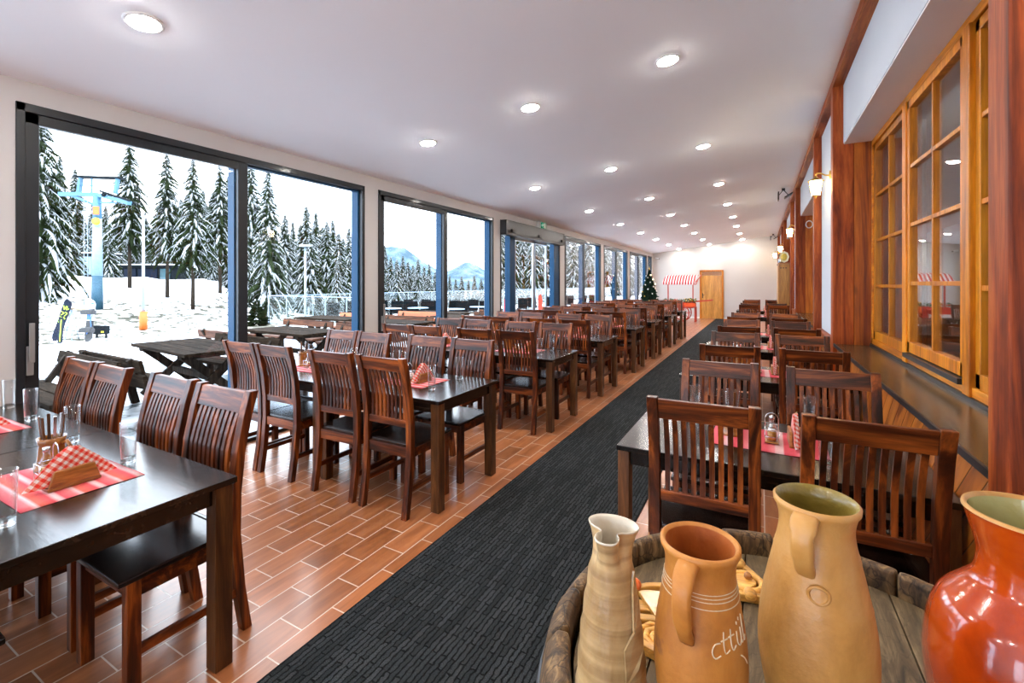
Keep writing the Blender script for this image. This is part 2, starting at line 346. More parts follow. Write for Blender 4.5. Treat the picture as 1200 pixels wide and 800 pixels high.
clay('tan_clay', ((.28, .12, .022), (.45, .215, .048), (.55, .30, .09)), .5, .15)
clay('olive_glaze', ((.12, .08, .012), (.24, .17, .03), (.34, .26, .07)), .3, .4)
clay('red_glaze', ((.22, .016, .001), (.40, .042, .002), (.50, .075, .004)), .15, .8, bump=.05)
clay('sage_glaze', ((.28, .25, .09), (.38, .34, .14), (.47, .43, .21)), .2, .6)
clay('honey_glaze', ((.14, .05, .008), (.30, .11, .018), (.42, .18, .03)), .2, .7, k=14)
def barrel_mats():
    for name, cols, ax in (('barrel_head', ((.028, .018, .008), (.11, .073, .034), (.23, .16, .08)), 'Y'), ('barrel_stave', ((.018, .008, .003), (.095, .05, .018), (.28, .165, .065)), 'Z')):
        m, nt, out = new_mat(name)
        b = pbsdf(nt, out, cols[1], .65, 0, .4)
        tc = N(nt, 'ShaderNodeTexCoord'); oi = N(nt, 'ShaderNodeObjectInfo')
        mp = N(nt, 'ShaderNodeMapping'); s = [1, 1, 1]; s['XYZ'.index(ax)] = .14; mp.inputs['Scale'].default_value = s; L(nt, tc.outputs['Object'], mp.inputs['Vector'])
        nz = N(nt, 'ShaderNodeTexNoise', Scale=42., Detail=6., Roughness=.65, Distortion=1.); L(nt, mp.outputs[0], nz.inputs['Vector'])
        r = ramp(nt, [(.3, cols[0]), (.5, cols[1]), (.7, cols[2])]); L(nt, nz.outputs['Fac'], r.inputs[0])
        vo = N(nt, 'ShaderNodeTexVoronoi', feature='DISTANCE_TO_EDGE', Scale=38.)
        mp2 = N(nt, 'ShaderNodeMapping'); mp2.inputs['Scale'].default_value = (1, .35, .5) if ax == 'Y' else (.7, .7, .5); L(nt, tc.outputs['Object'], mp2.inputs['Vector'])
        dn = N(nt, 'ShaderNodeTexNoise', Scale=25., Detail=3.); L(nt, mp2.outputs[0], dn.inputs['Vector'])
        ds = N(nt, 'ShaderNodeVectorMath', operation='SCALE'); ds.inputs['Scale'].default_value = .05; L(nt, dn.outputs['Color'], ds.inputs[0])
        da = N(nt, 'ShaderNodeVectorMath', operation='ADD'); L(nt, mp2.outputs[0], da.inputs[0]); L(nt, ds.outputs[0], da.inputs[1]); L(nt, da.outputs[0], vo.inputs['Vector'])
        rc = ramp(nt, [(.0, (.12, .1, .08)), (.05 if ax == 'Z' else .02, (1, 1, 1))]); L(nt, vo.outputs['Distance'], rc.inputs[0])
        mx = N(nt, 'ShaderNodeMix', data_type='RGBA', blend_type='MULTIPLY'); mx.inputs[0].default_value = .85 if ax == 'Z' else .35
        L(nt, r.outputs[0], mx.inputs[6]); L(nt, rc.outputs[0], mx.inputs[7]); L(nt, mx.outputs[2], b.inputs['Base Color'])
        bp = N(nt, 'ShaderNodeBump', Strength=.7, Distance=.004); L(nt, mx.outputs[2], bp.inputs['Height']); L(nt, bp.outputs[0], b.inputs['Normal'])
barrel_mats()
def ground_mats():
    # snow field with tufts and stones showing through
    m, nt, out = new_mat('snow_field'); b = pbsdf(nt, out, (.88, .9, .94), .8, 0, .3)
    tc = N(nt, 'ShaderNodeTexCoord')
    n1 = N(nt, 'ShaderNodeTexNoise', Scale=2.2, Detail=7., Roughness=.7); L(nt, tc.outputs['Object'], n1.inputs['Vector'])
    n2 = N(nt, 'ShaderNodeTexNoise', Scale=.16, Detail=2.); L(nt, tc.outputs['Object'], n2.inputs['Vector'])
    at_ = N(nt, 'ShaderNodeAttribute', attribute_name='bare')
    ad = N(nt, 'ShaderNodeMath', operation='MULTIPLY_ADD'); ad.inputs[1].default_value = .24; L(nt, at_.outputs['Fac'], ad.inputs[0]); L(nt, n1.outputs['Fac'], ad.inputs[2])
    a2 = N(nt, 'ShaderNodeMath', operation='MULTIPLY_ADD'); a2.inputs[1].default_value = .12; L(nt, n2.outputs['Fac'], a2.inputs[0]); L(nt, ad.outputs[0], a2.inputs[2])
    r = ramp(nt, [(.765, (.88, .90, .95)), (.80, (.24, .22, .17)), (.85, (.04, .038, .024))]); L(nt, a2.outputs[0], r.inputs[0])
    L(nt, r.outputs[0], b.inputs['Base Color'])
    bp = N(nt, 'ShaderNodeBump', Strength=.5, Distance=.15); L(nt, n1.outputs['Fac'], bp.inputs['Height']); L(nt, bp.outputs[0], b.inputs['Normal'])
    # wet pavers with patches of snow
    m, nt, out = new_mat('terrace_pavers'); b = pbsdf(nt, out, (.3, .3, .3), .25, 0, .5)
    tc = N(nt, 'ShaderNodeTexCoord')
    br = N(nt, 'ShaderNodeTexBrick'); br.inputs['Scale'].default_value = 1; br.inputs['Brick Width'].default_value = .5; br.inputs['Row Height'].default_value = .5; br.inputs['Mortar Size'].default_value = .008
    br.inputs['Color1'].default_value = (.20, .23, .24, 1); br.inputs['Color2'].default_value = (.30, .33, .34, 1); br.inputs['Mortar'].default_value = (.08, .08, .08, 1)
    L(nt, tc.outputs['Object'], br.inputs['Vector'])
    n1 = N(nt, 'ShaderNodeTexNoise', Scale=.9, Detail=5.); L(nt, tc.outputs['Object'], n1.inputs['Vector'])
    r = ramp(nt, [(.48, (0, 0, 0)), (.56, (1, 1, 1))]); L(nt, n1.outputs['Fac'], r.inputs[0])
    mx = N(nt, 'ShaderNodeMix', data_type='RGBA'); L(nt, r.outputs[0], mx.inputs[0]); L(nt, br.outputs['Color'], mx.inputs[6]); mx.inputs[7].default_value = (.84, .86, .9, 1)
    L(nt, mx.outputs[2], b.inputs['Base Color'])
    rr = N(nt, 'ShaderNodeMapRange'); rr.inputs['To Min'].default_value = .22; rr.inputs['To Max'].default_value = .8
    L(nt, r.outputs[0], rr.inputs['Value']); L(nt, rr.outputs[0], b.inputs['Roughness'])
    # wooded mountain under snow, with distance haze put into the blue tint
    m, nt, out = new_mat('hazy_snowy_mountain'); b = pbsdf(nt, out, (.6, .68, .75), .9, 0, .1)
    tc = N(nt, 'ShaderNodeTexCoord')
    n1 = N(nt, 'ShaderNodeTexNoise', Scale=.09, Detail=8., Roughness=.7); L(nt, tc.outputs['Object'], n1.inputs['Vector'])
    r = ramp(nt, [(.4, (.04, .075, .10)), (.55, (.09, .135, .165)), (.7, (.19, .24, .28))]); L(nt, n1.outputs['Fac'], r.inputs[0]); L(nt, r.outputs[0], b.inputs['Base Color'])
ground_mats()
M = MATS

# ------------------------------------------------------------------ mesh helpers
class MB:
    def __init__(s): s.bm = bmesh.new(); s.mi = 0
    def _tag(s, fs):
        for f in fs: f.material_index = s.mi
    def box(s, x0, x1, y0, y1, z0, z1, mat=None):
        vs = [s.bm.verts.new((x, y, z)) for x in (x0, x1) for y in (y0, y1) for z in (z0, z1)]
        if mat is not None:
            for v in vs: v.co = mat @ v.co
        idx = [(0, 1, 3, 2), (4, 6, 7, 5), (0, 4, 5, 1), (2, 3, 7, 6), (0, 2, 6, 4), (1, 5, 7, 3)]
        s._tag([s.bm.faces.new([vs[i] for i in q]) for q in idx]); return s
    def bar(s, p0, p1, w, h, up=(0, 0, 1)):
        """rectangular bar from p0 to p1, w across, h along up"""
        p0, p1 = Vector(p0), Vector(p1); d = (p1 - p0).normalized(); up = Vector(up)
        sd = d.cross(up)
        if sd.length < 1e-5: sd = d.cross(Vector((1, 0, 0)))
        sd.normalize(); u = sd.cross(d).normalized()
        r = []
        for p in (p0, p1):
            r.append([s.bm.verts.new(p + sd * (a * w / 2) + u * (b * h / 2)) for a, b in ((-1, -1), (1, -1), (1, 1), (-1, 1))])
        fs = [s.bm.faces.new((r[0][i], r[0][(i + 1) % 4], r[1][(i + 1) % 4], r[1][i])) for i in range(4)]
        fs += [s.bm.faces.new(r[0][::-1]), s.bm.faces.new(r[1])]
        s._tag(fs); return s
    def sweep(s, pts, x0, x1, t):
        """pts: (y,z) side profile; extruded across x0..x1, thickness t in y"""
        rings = [[s.bm.verts.new((x, y + dy, z)) for x, dy in ((x0, -t / 2), (x1, -t / 2), (x1, t / 2), (x0, t / 2))] for y, z in pts]
        fs = []
        for a, b in zip(rings, rings[1:]):
            fs += [s.bm.faces.new((a[i], a[(i + 1) % 4], b[(i + 1) % 4], b[i])) for i in range(4)]
        fs += [s.bm.faces.new(rings[0][::-1]), s.bm.faces.new(rings[-1])]
        s._tag(fs); return s
    def tube(s, pts, r, n=8, cap=True, r_end=None, closed=False):
        pts = [Vector(p) for p in pts]; rings = []; m = len(pts); prev = None
        for i, p in enumerate(pts):
            if closed: d = (pts[(i + 1) % m] - pts[i - 1])
            else: d = (pts[min(i + 1, m - 1)] - pts[max(i - 1, 0)])
            d.normalize()
            a = prev if prev is not None else (Vector((0, 0, 1)) if abs(d.z) < .9 else Vector((1, 0, 0)))
            e1 = (a - d * a.dot(d)).normalized(); e2 = d.cross(e1); prev = e1
            rr = r if r_end is None else r + (r_end - r) * i / (m - 1)
            rings.append([s.bm.verts.new(p + e1 * (math.cos(2 * PI * k / n) * rr) + e2 * (math.sin(2 * PI * k / n) * rr)) for k in range(n)])
        fs = []
        prs = list(zip(rings, rings[1:])) + ([(rings[-1], rings[0])] if closed else [])
        for a, b in prs: fs += [s.bm.faces.new((a[k], a[(k + 1) % n], b[(k + 1) % n], b[k])) for k in range(n)]
        if cap and not closed: fs += [s.bm.faces.new(rings[0][::-1]), s.bm.faces.new(rings[-1])]
        for f in fs: f.smooth = True
        s._tag(fs); return s
    def lathe(s, prof, n=24, c=(0, 0, 0), fn=None, cap0=False, cap1=False, smooth=True):
        """prof: (r,z); fn(r,z,ang)->(x,y,z) may deform"""
        rings = []
        for r, z in prof:
            ring = []
            for k in range(n):
                a = 2 * PI * k / n
                p = fn(r, z, a) if fn else (r * math.cos(a), r * math.sin(a), z)
                ring.append(s.bm.verts.new((p[0] + c[0], p[1] + c[1], p[2] + c[2])))
            rings.append(ring)
        fs = []
        for a, b in zip(rings, rings[1:]): fs += [s.bm.faces.new((a[k], a[(k + 1) % n], b[(k + 1) % n], b[k])) for k in range(n)]
        for f in fs: f.smooth = smooth
        if cap0: fs.append(s.bm.faces.new(rings[0][::-1]))
        if cap1: fs.append(s.bm.faces.new(rings[-1]))
        s._tag(fs); return s
    def ball(s, c, r, n=10, sz=1.):
        prof = [(max(1e-4, r * math.sin(PI * i / (n // 2 + 2))), -r * sz * math.cos(PI * i / (n // 2 + 2))) for i in range(n // 2 + 3)]
        return s.lathe(prof, n, c, cap0=True, cap1=True)
    def prism(s, poly, fn, d0, d1):
        """poly 2D points, fn(a,b,d)->xyz"""
        A = [s.bm.verts.new(fn(a, b, d0)) for a, b in poly]; B = [s.bm.verts.new(fn(a, b, d1)) for a, b in poly]
        n = len(poly)
        fs = [s.bm.faces.new((A[i], A[(i + 1) % n], B[(i + 1) % n], B[i])) for i in range(n)]
        fs += [s.bm.faces.new(A[::-1]), s.bm.faces.new(B)]
        s._tag(fs); return s
    def quad(s, a, b, c, d):
        f = s.bm.faces.new([s.bm.verts.new(p) for p in (a, b, c, d)]); s._tag([f]); return s
    def build(s, name, mat, parent=None, loc=(0, 0, 0), rz=0., bevel=0., fix=True):
        if fix: bmesh.ops.recalc_face_normals(s.bm, faces=s.bm.faces)
        me = bpy.data.meshes.new(name); s.bm.to_mesh(me); s.bm.free()
        for x in (mat if isinstance(mat, (list, tuple)) else [mat]): me.materials.append(M[x] if isinstance(x, str) else x)
        o = bpy.data.objects.new(name, me); COL.objects.link(o)
        o.location = loc; o.rotation_euler = (0, 0, rz)
        if parent: o.parent = parent
        if bevel:
            b = o.modifiers.new('soft_edges', 'BEVEL'); b.width = bevel; b.segments = 2; b.limit_method = 'ANGLE'; b.harden_normals = False
        return o
def tag(o, label, cat, group=None, kind=None):
    o['label'] = label; o['category'] = cat
    if group: o['group'] = group
    if kind: o['kind'] = kind
    return o
def thing(name, label, cat, loc=(0, 0, 0), rz=0., group=None):
    o = bpy.data.objects.new(name, None); COL.objects.link(o); o.empty_display_size = .1
    o.location = loc; o.rotation_euler = (0, 0, rz)
    return tag(o, label, cat, group)
def dup(root, loc, rz, label=None, group=None, scale=None):
    r = root.copy(); COL.objects.link(r); r.location = loc; r.rotation_euler = (0, 0, rz)
    if scale: r.scale = (scale,) * 3
    if label: r['label'] = label
    if group: r['group'] = group
    for ch in root.children:
        c = ch.copy(); COL.objects.link(c); c.parent = r
        for g in ch.children:
            d = g.copy(); COL.objects.link(d); d.parent = c
    return r
def struct(o, label=None):
    o['kind'] = 'structure'
    if label: o['label'] = label; o['category'] = o.name.split('_')[0]
    return o
def sempty(name, label, loc=(0, 0, 0), rz=0):
    o = bpy.data.objects.new(name, None); COL.objects.link(o); o.location = loc; o.rotation_euler = (0, 0, rz)
    return struct(o, label)
ORD = ['zeroth', 'first', 'second', 'third', 'fourth', 'fifth', 'sixth', 'seventh', 'eighth', 'ninth', 'tenth']

# ------------------------------------------------------------------ room shell
XL, XR, XW = -4.40, .62, .705          # window wall, post faces, white wall panels
Y0, YE = -4.6, 21.75
def zc(x): return 2.93 + .123 * (x + 4.4)
ZBEAM = zc(XR)
m = MB(); m.box(XL - .25, 1.2, Y0, YE + .2, -.2, 0); struct(m.build('floor', 'tile_floor'), 'orange brown plank tile floor of the dining hall')
m = MB()
m.prism([(XL - .3, zc(XL - .3)), (1.3, zc(1.3)), (1.3, zc(1.3) + .15), (XL - .3, zc(XL - .3) + .15)], lambda a, b, d: (a, d, b), Y0 - .2, YE + .2)
struct(m.build('ceiling', 'ceiling_paint'), 'sloping white ceiling with recessed lights')
m = MB(); m.box(-1.71, -.71, Y0 + .02, YE - .05, 0, .008)
tag(m.build('aisle_carpet', 'carpet'), 'long charcoal ribbed carpet runner down the aisle', 'carpet')
UN = [(1.085, 4.158), (4.393, 7.324), (7.579, 10.552), (10.87, 13.87), (14.2, 17.15), (17.47, 20.42), (20.66, 21.45), (-2.2, .8)]  # last unit is out of view, added to let in daylight
ZT = 2.78
m = MB()
m.box(XL - .2, XL, Y0, YE, ZT, zc(XL))
ed = [Y0] + sorted(v for a in UN for v in a) + [YE]
for a, b in zip(ed[::2], ed[1::2]): m.box(XL - .2, XL, a, b, -.05, ZT)
struct(m.build('wall_left', 'white_paint'), 'white window wall with narrow piers')
m = MB(); m.prism([(XL - .2, -.05), (1.2, -.05), (1.2, zc(1.2)), (XL - .2, zc(XL - .2))], lambda a, b, d: (a, d, b), YE, YE + .2)
struct(m.build('wall_end', 'white_paint'), 'white end wall around the pine door')
m = MB(); m.prism([(XL - .2, 2.8), (1.2, 2.8), (1.2, zc(1.2)), (XL - .2, zc(XL - .2))], lambda a, b, d: (a, d, b), Y0 - .2, Y0); m.box(XL - .2, XL + .15, Y0 - .2, Y0, -.05, 2.8); m.box(.6, 1.2, Y0 - .2, Y0, -.05, 2.8)
struct(m.build('wall_back', 'white_paint'), 'white wall behind the viewer')
rb = sempty('window_20', 'unseen glazed end added behind the viewer for daylight')  # unseen glazing, added to brighten the near end of the hall
f = MB()
for i in range(5): x_ = XL + .15 + i * (4.85 / 4); f.box(x_ - .03, x_ + .03, Y0 - .12, Y0 - .04, 0, 2.8)
f.box(XL + .15, .6, Y0 - .12, Y0 - .04, 2.72, 2.8); f.box(XL + .15, .6, Y0 - .12, Y0 - .04, -.02, .06)
f.build('frame', 'anthracite', rb)
f = MB(); f.box(XL + .15, .6, Y0 - .084, Y0 - .076, .05, 2.75); f.build('glass_pane', 'pane_glass', rb)
# skirting under the end wall
m = MB(); m.box(XL, -2.36, YE - .012, YE, 0, .07); m.box(-1.40, XR, YE - .012, YE, 0, .07)
struct(m.build('baseboard_end', 'white_plastic'))

# glazed units on the left
def glazed(i, a, b, small=False):
    root = sempty('window_%d' % i, 'tall anthracite sliding window, %s of the window wall' % ORD[i if i < 3 else i])
    f = MB(); t = .045
    f.box(XL - .13, XL + .012, a, a + t, 0, ZT); f.box(XL - .13, XL + .012, b - t, b, 0, ZT)
    f.box(XL - .13, XL + .012, a, b, ZT - t - .015, ZT); f.box(XL - .13, XL + .012, a, b, -.02, .035)
    f.build('frame', 'anthracite', root, bevel=.004)
    if small:
        g = MB(); g.box(XL - .07, XL - .062, a + t, b - t, .03, ZT - t); g.build('glass_pane', 'pane_glass', root); return root
    mid = a + (b - a) * .485; s = .072
    sash = MB()     # sliding leaf on the near side, inner track
    sash.box(XL - .05, XL - .002, a + t, a + t + s, .035, ZT - .06); sash.box(XL - .05, XL - .002, mid, mid + s + .02, .035, ZT - .06)
    sash.box(XL - .05, XL - .002, a + t, mid, ZT - .06 - s, ZT - .06); sash.box(XL - .05, XL - .002, a + t, mid, .035, .035 + s)
    so = sash.build('sliding_sash', 'anthracite', root, bevel=.004)
    g = MB(); g.box(XL - .03, XL - .022, a + t + s, mid, .035 + s, ZT - .06 - s); g.build('glass_pane', 'pane_glass', so)
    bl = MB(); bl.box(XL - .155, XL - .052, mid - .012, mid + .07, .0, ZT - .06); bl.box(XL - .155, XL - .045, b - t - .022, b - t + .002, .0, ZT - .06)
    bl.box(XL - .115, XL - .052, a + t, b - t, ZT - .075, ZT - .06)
    bl.build('daylit_blue_jamb', 'daylit_blue_aluminium', root)  # strips coloured blue to stand for daylight on the dark frame
    g = MB(); g.box(XL - .095, XL - .087, mid + .07, b - t - .02, .035, ZT - .075); g.build('glass_pane', 'pane_glass', root)
    h = MB(); h.box(XL - .002, XL + .016, a + .050, a + .085, .92, 1.12); h.box(XL + .016, XL + .04, a + .058, a + .078, 1.04, 1.07); h.box(XL + .038, XL + .052, a + .054, a + .082, 1.01, 1.28)
    h.build('handle', 'handle_grey', so, bevel=.004)
    return root
k = 0
for i, (a, b) in enumerate(UN):
    if i == 2: continue
    k += 1; glazed(k, a, b, small=(i == 6))
# automatic glass door (third bay)
a, b = UN[2]
root = sempty('door_1', 'automatic sliding glass entrance door under a grey operator box')
f = MB(); f.box(XL - .13, XL + .01, a, a + .04, 0, ZT); f.box(XL - .13, XL + .01, b - .05, b, 0, ZT); f.box(XL - .13, XL, a, b, ZT - .05, ZT); f.box(XL - .13, XL + .0, a, b, -.02, .02)
f.build('frame', 'anthracite', root, bevel=.004)
f = MB(); f.box(XL - .02, XL + .13, a + .01, b - .02, 2.53, 2.77); f.build('operator_box', 'grey_metal', root, bevel=.01)
f = MB(); f.box(XL - .02, XL + .135, a + .01, b - .02, 2.49, 2.53); f.box(XL - .02, XL + .137, a + .01, b - .02, 2.755, 2.775); f.box(XL + .11, XL + .136, a + .01, a + .05, 2.53, 2.76); f.box(XL + .11, XL + .136, b - .06, b - .02, 2.53, 2.76)
f.build('operator_trim', 'black_plastic', root)
for yy in (a + .25, (a + b) / 2, b - .2):
    f = MB(); f.box(XL + .13, XL + .175, yy - .06, yy + .06, 2.55, 2.61); f.build('sensor', 'black_plastic', root, bevel=.01)
f = MB(); f.box(XL - .12, XL - .005, 7.98, 8.20, 0, 2.5); f.box(XL - .12, XL - .005, 10.2, 10.5, 0, 2.5); f.build('fixed_post', 'daylit_blue_aluminium', root)
for (p, q, mm) in ((8.21, 9.13, 'grey_aluminium'), (9.15, 9.82, 'light_aluminium')):
    f = MB(); f.box(XL - .06, XL - .02, p, p + .045, .02, 2.49); f.box(XL - .06, XL - .02, q - .06, q, .02, 2.49); f.box(XL - .06, XL - .02, p, q, 2.44, 2.49); f.box(XL - .06, XL - .02, p, q, .02, .1)
    so = f.build('sliding_leaf', mm, root, bevel=.003)
    g = MB(); g.box(XL - .044, XL - .036, p + .045, q - .06, .1, 2.44); g.build('glass_pane', 'pane_glass', so)
g = MB(); g.box(XL - .08, XL - .072, a + .04, 7.98, .02, 2.6); g.build('glass_pane', 'pane_glass', root)
g = MB(); g.box(XL - .08, XL - .072, 9.85, 10.2, .02, 2.6); g.build('glass_pane', 'pane_glass', root)
# exit sign
r = thing('exit_sign', 'green emergency exit sign box above the automatic door', 'sign', (XL, 9.2, 2.853))
f = MB(); f.box(0, .10, 0, .32, -.076, .076); f.build('housing', 'white_plastic', r, bevel=.006)
f = MB(); f.box(.10, .104, .015, .305, -.065, .065); pn = f.build('panel', 'sign_green', r)
f = MB()
f.box(.104, .106, .20, .275, -.055, .055)                                    # doorway
f.prism([(.04, .0), (.085, .045), (.085, .018), (.12, .018), (.12, -.018), (.085, -.018), (.085, -.045)], lambda p, q, d: (d, p, q), .104, .106)
f.lathe([(.0001, 0), (.013, 0), (.013, .002), (.0001, .002)], 12, fn=lambda rr, z, an: (.104 + z, .165 + rr * math.cos(an), .042 + rr * math.sin(an)))
for p in ([(.165, .028), (.16, -.01)], [(.16, -.01), (.145, -.05)], [(.16, -.01), (.18, -.05)], [(.163, .02), (.14, .0)], [(.163, .02), (.187, .005)]):
    f.bar((.105, *p[0]), (.105, *p[1]), .010, .002, up=(1, 0, 0))
f.build('pictogram', 'white_plastic', pn)
# end door
r = sempty('door_2', 'pine door in the end wall', (-2.36, YE, 0))
f = MB(); f.box(0, .07, -.05, .0, 0, 2.14); f.box(.89, .96, -.05, 0, 0, 2.14); f.box(0, .96, -.05, 0, 2.07, 2.14); f.build('frame', 'pine_window_wood', r, bevel=.004)
f = MB()
for i in range(5): f.box(.072 + i * .1632, .072 + (i + 1) * .1632 - .006, -.03, -.001, .01, 1.9)
f.box(.072, .888, -.024, -.001, .01, 1.9); f.build('door_leaf', 'door_wood', r, bevel=.003)
f = MB(); f.box(.075, .885, -.018, -.001, 1.905, 2.065); f.build('vent_panel', 'holder_wood', r)
f = MB(); f.box(.10, .135, -.045, -.03, .90, 1.12); f.box(.105, .20, -.075, -.062, 1.03, 1.05); f.box(.108, .125, -.075, -.04, 1.03, 1.05); f.build('handle', 'black_plastic', r, bevel=.003)

# ------------------------------------------------------------------ right wall: posts, beam, bays with pine windows
POSTS = []
BAYS = []
P = 5.35
for kk in range(-1, 4):
    o = kk * P
    POSTS += [(1.81 + o, 1.95 + o), (5.40 + o, 5.54 + o)]
    BAYS.append((1.95 + o, 5.40 + o))
POSTS = [(p, q) for p, q in POSTS if p > Y0 + .1 and q < YE]
BAYS = [(max(p, Y0), min(q, YE)) for p, q in BAYS if q > Y0 + .3 and p < YE - .5]
XG = .92       # plane of the window frames
m = MB()
solid = []; cur = Y0
for p, q in BAYS:
    if p > cur + .05: solid.append((cur, p))
    cur = q
if cur < YE - .05: solid.append((cur, YE))
for p, q in solid: m.box(XW, 1.2, p + .03, q - .03, .0, zc(1.2) + .02)
for p, q in BAYS: m.box(XW, 1.2, p - .03, q + .03, 2.905, zc(1.2) + .02)
struct(m.build('wall_right', 'cool_white_paint'), 'white plaster panels between the timber posts')
m = MB()
for p, q in BAYS: m.box(XW + .004, XG + .07, p, q, 2.895, 2.9055)
struct(m.build('trim_soffit', 'grey_soffit_paint'))
m = MB(); m.box(.655, 1.2, Y0, YE, 0, .925); struct(m.build('wall_wainscot', 'diagonal_boards'), 'diagonal board wainscot under the dark sill')
m = MB(); m.box(XR, .80, Y0, YE, 3.465, ZBEAM + .01); struct(m.build('trim_beam', 'beam_wood'), 'reddish timber beam along the ceiling edge')
for i, (p, q) in enumerate(POSTS):
    m = MB(); m.box(XR, .79, p, q, 0, 3.466)
    nm = {1.81: 'massive reddish timber post at the right edge, nearest the viewer'}.get(round(p, 2), 'reddish timber post of the right wall')
    struct(m.build('trim_%d' % (i + 1), 'post_wood', bevel=.006), nm)
m = MB()
for p, q in BAYS:
    m.box(.79, XG + .08, p - .02, p + .004, .96, 2.9); m.box(.79, XG + .08, q - .004, q + .02, .96, 2.9)
struct(m.build('trim_reveal', 'panel_wood'), 'orange timber panel lining each window bay')
m = MB()
for p, q in solid: m.box(.645, XW, p + .145 if p > Y0 else p, q - .145 if q < YE - .1 else q, .925, .965)
struct(m.build('trim_rail', 'beam_wood'))
wn = 7
for bi, (p, q) in enumerate(BAYS):
    if q - p < .6: continue
    m = MB(); m.box(.635, XG + .02, p + .002, q - .002, .935, .962); s_ = m.build('trim_sill_%d' % bi, 'counter_top', bevel=.003); struct(s_, 'dark glossy window sill counter in bay %s' % ORD[bi + 1])
    m = MB(); m.box(.624, .6345, p + .002, q - .002, .938, .966); m.box(XG - .012, XG + .01, p + .002, q - .002, .962, .985)
    e = m.build('edge_strip', 'black_plastic', s_)
    wn += 1
    root = sempty('window_%d' % wn, 'honey pine multi-pane window in the %s bay of the timber wall' % ORD[bi + 1] if bi else 'honey pine window beside the viewer')
    zb, zt = .985, 2.895
    f = MB(); f.box(XG, XG + .08, p, q, zt - .055, zt); f.box(XG, XG + .08, p, q, zb, zb + .05); f.box(XG, XG + .08, p, p + .04, zb, zt); f.box(XG, XG + .08, q - .04, q, zb, zt)
    f.build('frame', 'pine_rail_wood', root, bevel=.004)
    w = (q - p - .08) / 3.0 if (q - p) < 4 else 1.1
    n = 3 if q - p > 2.5 else max(1, int((q - p) / 1.1))
    w = (q - p - .08) / n
    for j in range(1, n):
        f = MB(); f.box(XG - .012, XG + .08, p + .04 + j * w - .045, p + .04 + j * w + .045, zb, zt - .05); f.build('mullion', 'pine_window_wood', root, bevel=.004)
    for j in range(n):
        a = p + .04 + j * w + (.045 if j else 0); b = p + .04 + (j + 1) * w - (.045 if j < n - 1 else 0)
        proud = .015 if j == 1 else 0
        f = MB(); t = .055
        x0, x1 = XG + .012 - proud, XG + .065 - proud
        z0, z1 = zb + .05 + (.03 if j == 1 else .0), zt - .06
        f.box(x0, x1, a, a + t, z0, z1); f.box(x0, x1, b - t, b, z0, z1); f.box(x0, x1, a, b, z1 - t, z1); f.box(x0, x1, a, b, z0, z0 + t + .02)
        c = f.build('casement', 'pine_window_wood', root, bevel=.004)
        f = MB(); y_m = (a + b) / 2; f.box(x0 + .006, x1 - .006, y_m - .013, y_m + .013, z0 + t, z1 - t)
        zz0, zz1 = z0 + t + .02, z1 - t
        for q_ in (1, 2, 3):
            zq = zz0 + (zz1 - zz0) * q_ / 4; f.box(x0 + .006, x1 - .006, a + t, b - t, zq - .013, zq + .013)
        f.build('glazing_bars', 'pine_window_wood', c, bevel=.002)
        f = MB(); f.box(x0 + .022, x0 + .030, a + t - .004, b - t + .004, zz0 - .004, zz1 + .004); f.build('glass_pane', 'pine_glass', c)
        if j == 1:
            f = MB(); f.box(XG - .03, XG + .02, a, b, zb + .045, zb + .075); f.build('drip_rail', 'black_plastic', c)
# dim room on the other side of the pine windows
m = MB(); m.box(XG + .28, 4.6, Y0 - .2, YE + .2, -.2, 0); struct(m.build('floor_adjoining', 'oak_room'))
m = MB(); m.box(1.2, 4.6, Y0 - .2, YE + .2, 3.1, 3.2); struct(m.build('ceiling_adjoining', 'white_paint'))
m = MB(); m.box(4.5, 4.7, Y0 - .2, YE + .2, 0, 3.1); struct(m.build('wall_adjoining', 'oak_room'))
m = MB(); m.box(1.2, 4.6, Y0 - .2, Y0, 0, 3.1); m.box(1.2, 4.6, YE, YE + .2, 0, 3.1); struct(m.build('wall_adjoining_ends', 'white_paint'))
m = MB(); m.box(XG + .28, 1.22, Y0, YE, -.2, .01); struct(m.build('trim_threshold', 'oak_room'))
def curtain(y0, y1, lab):
    r = MB(); n = 28; pr = None
    for i in range(n + 1):
        y = y0 + (y1 - y0) * i / n; x = 1.12 + .03 * math.sin(i * 1.35)
        c = (r.bm.verts.new((x, y, 1.02)), r.bm.verts.new((x, y, 2.85)), r.bm.verts.new((x + .004, y, 2.85)), r.bm.verts.new((x + .004, y, 1.02)))
        if pr:
            for t in range(4): r.bm.faces.new((pr[t], pr[(t + 1) % 4], c[(t + 1) % 4], c[t])).smooth = True
        pr = c
    o = r.build('curtain', 'curtain_white'); tag(o, lab, 'curtain')
curtain(3.28, 3.62, 'white curtain gathered behind the middle casement of the nearest pine window')
curtain(4.72, 4.95, 'white curtain gathered behind the far casement of the nearest pine window')

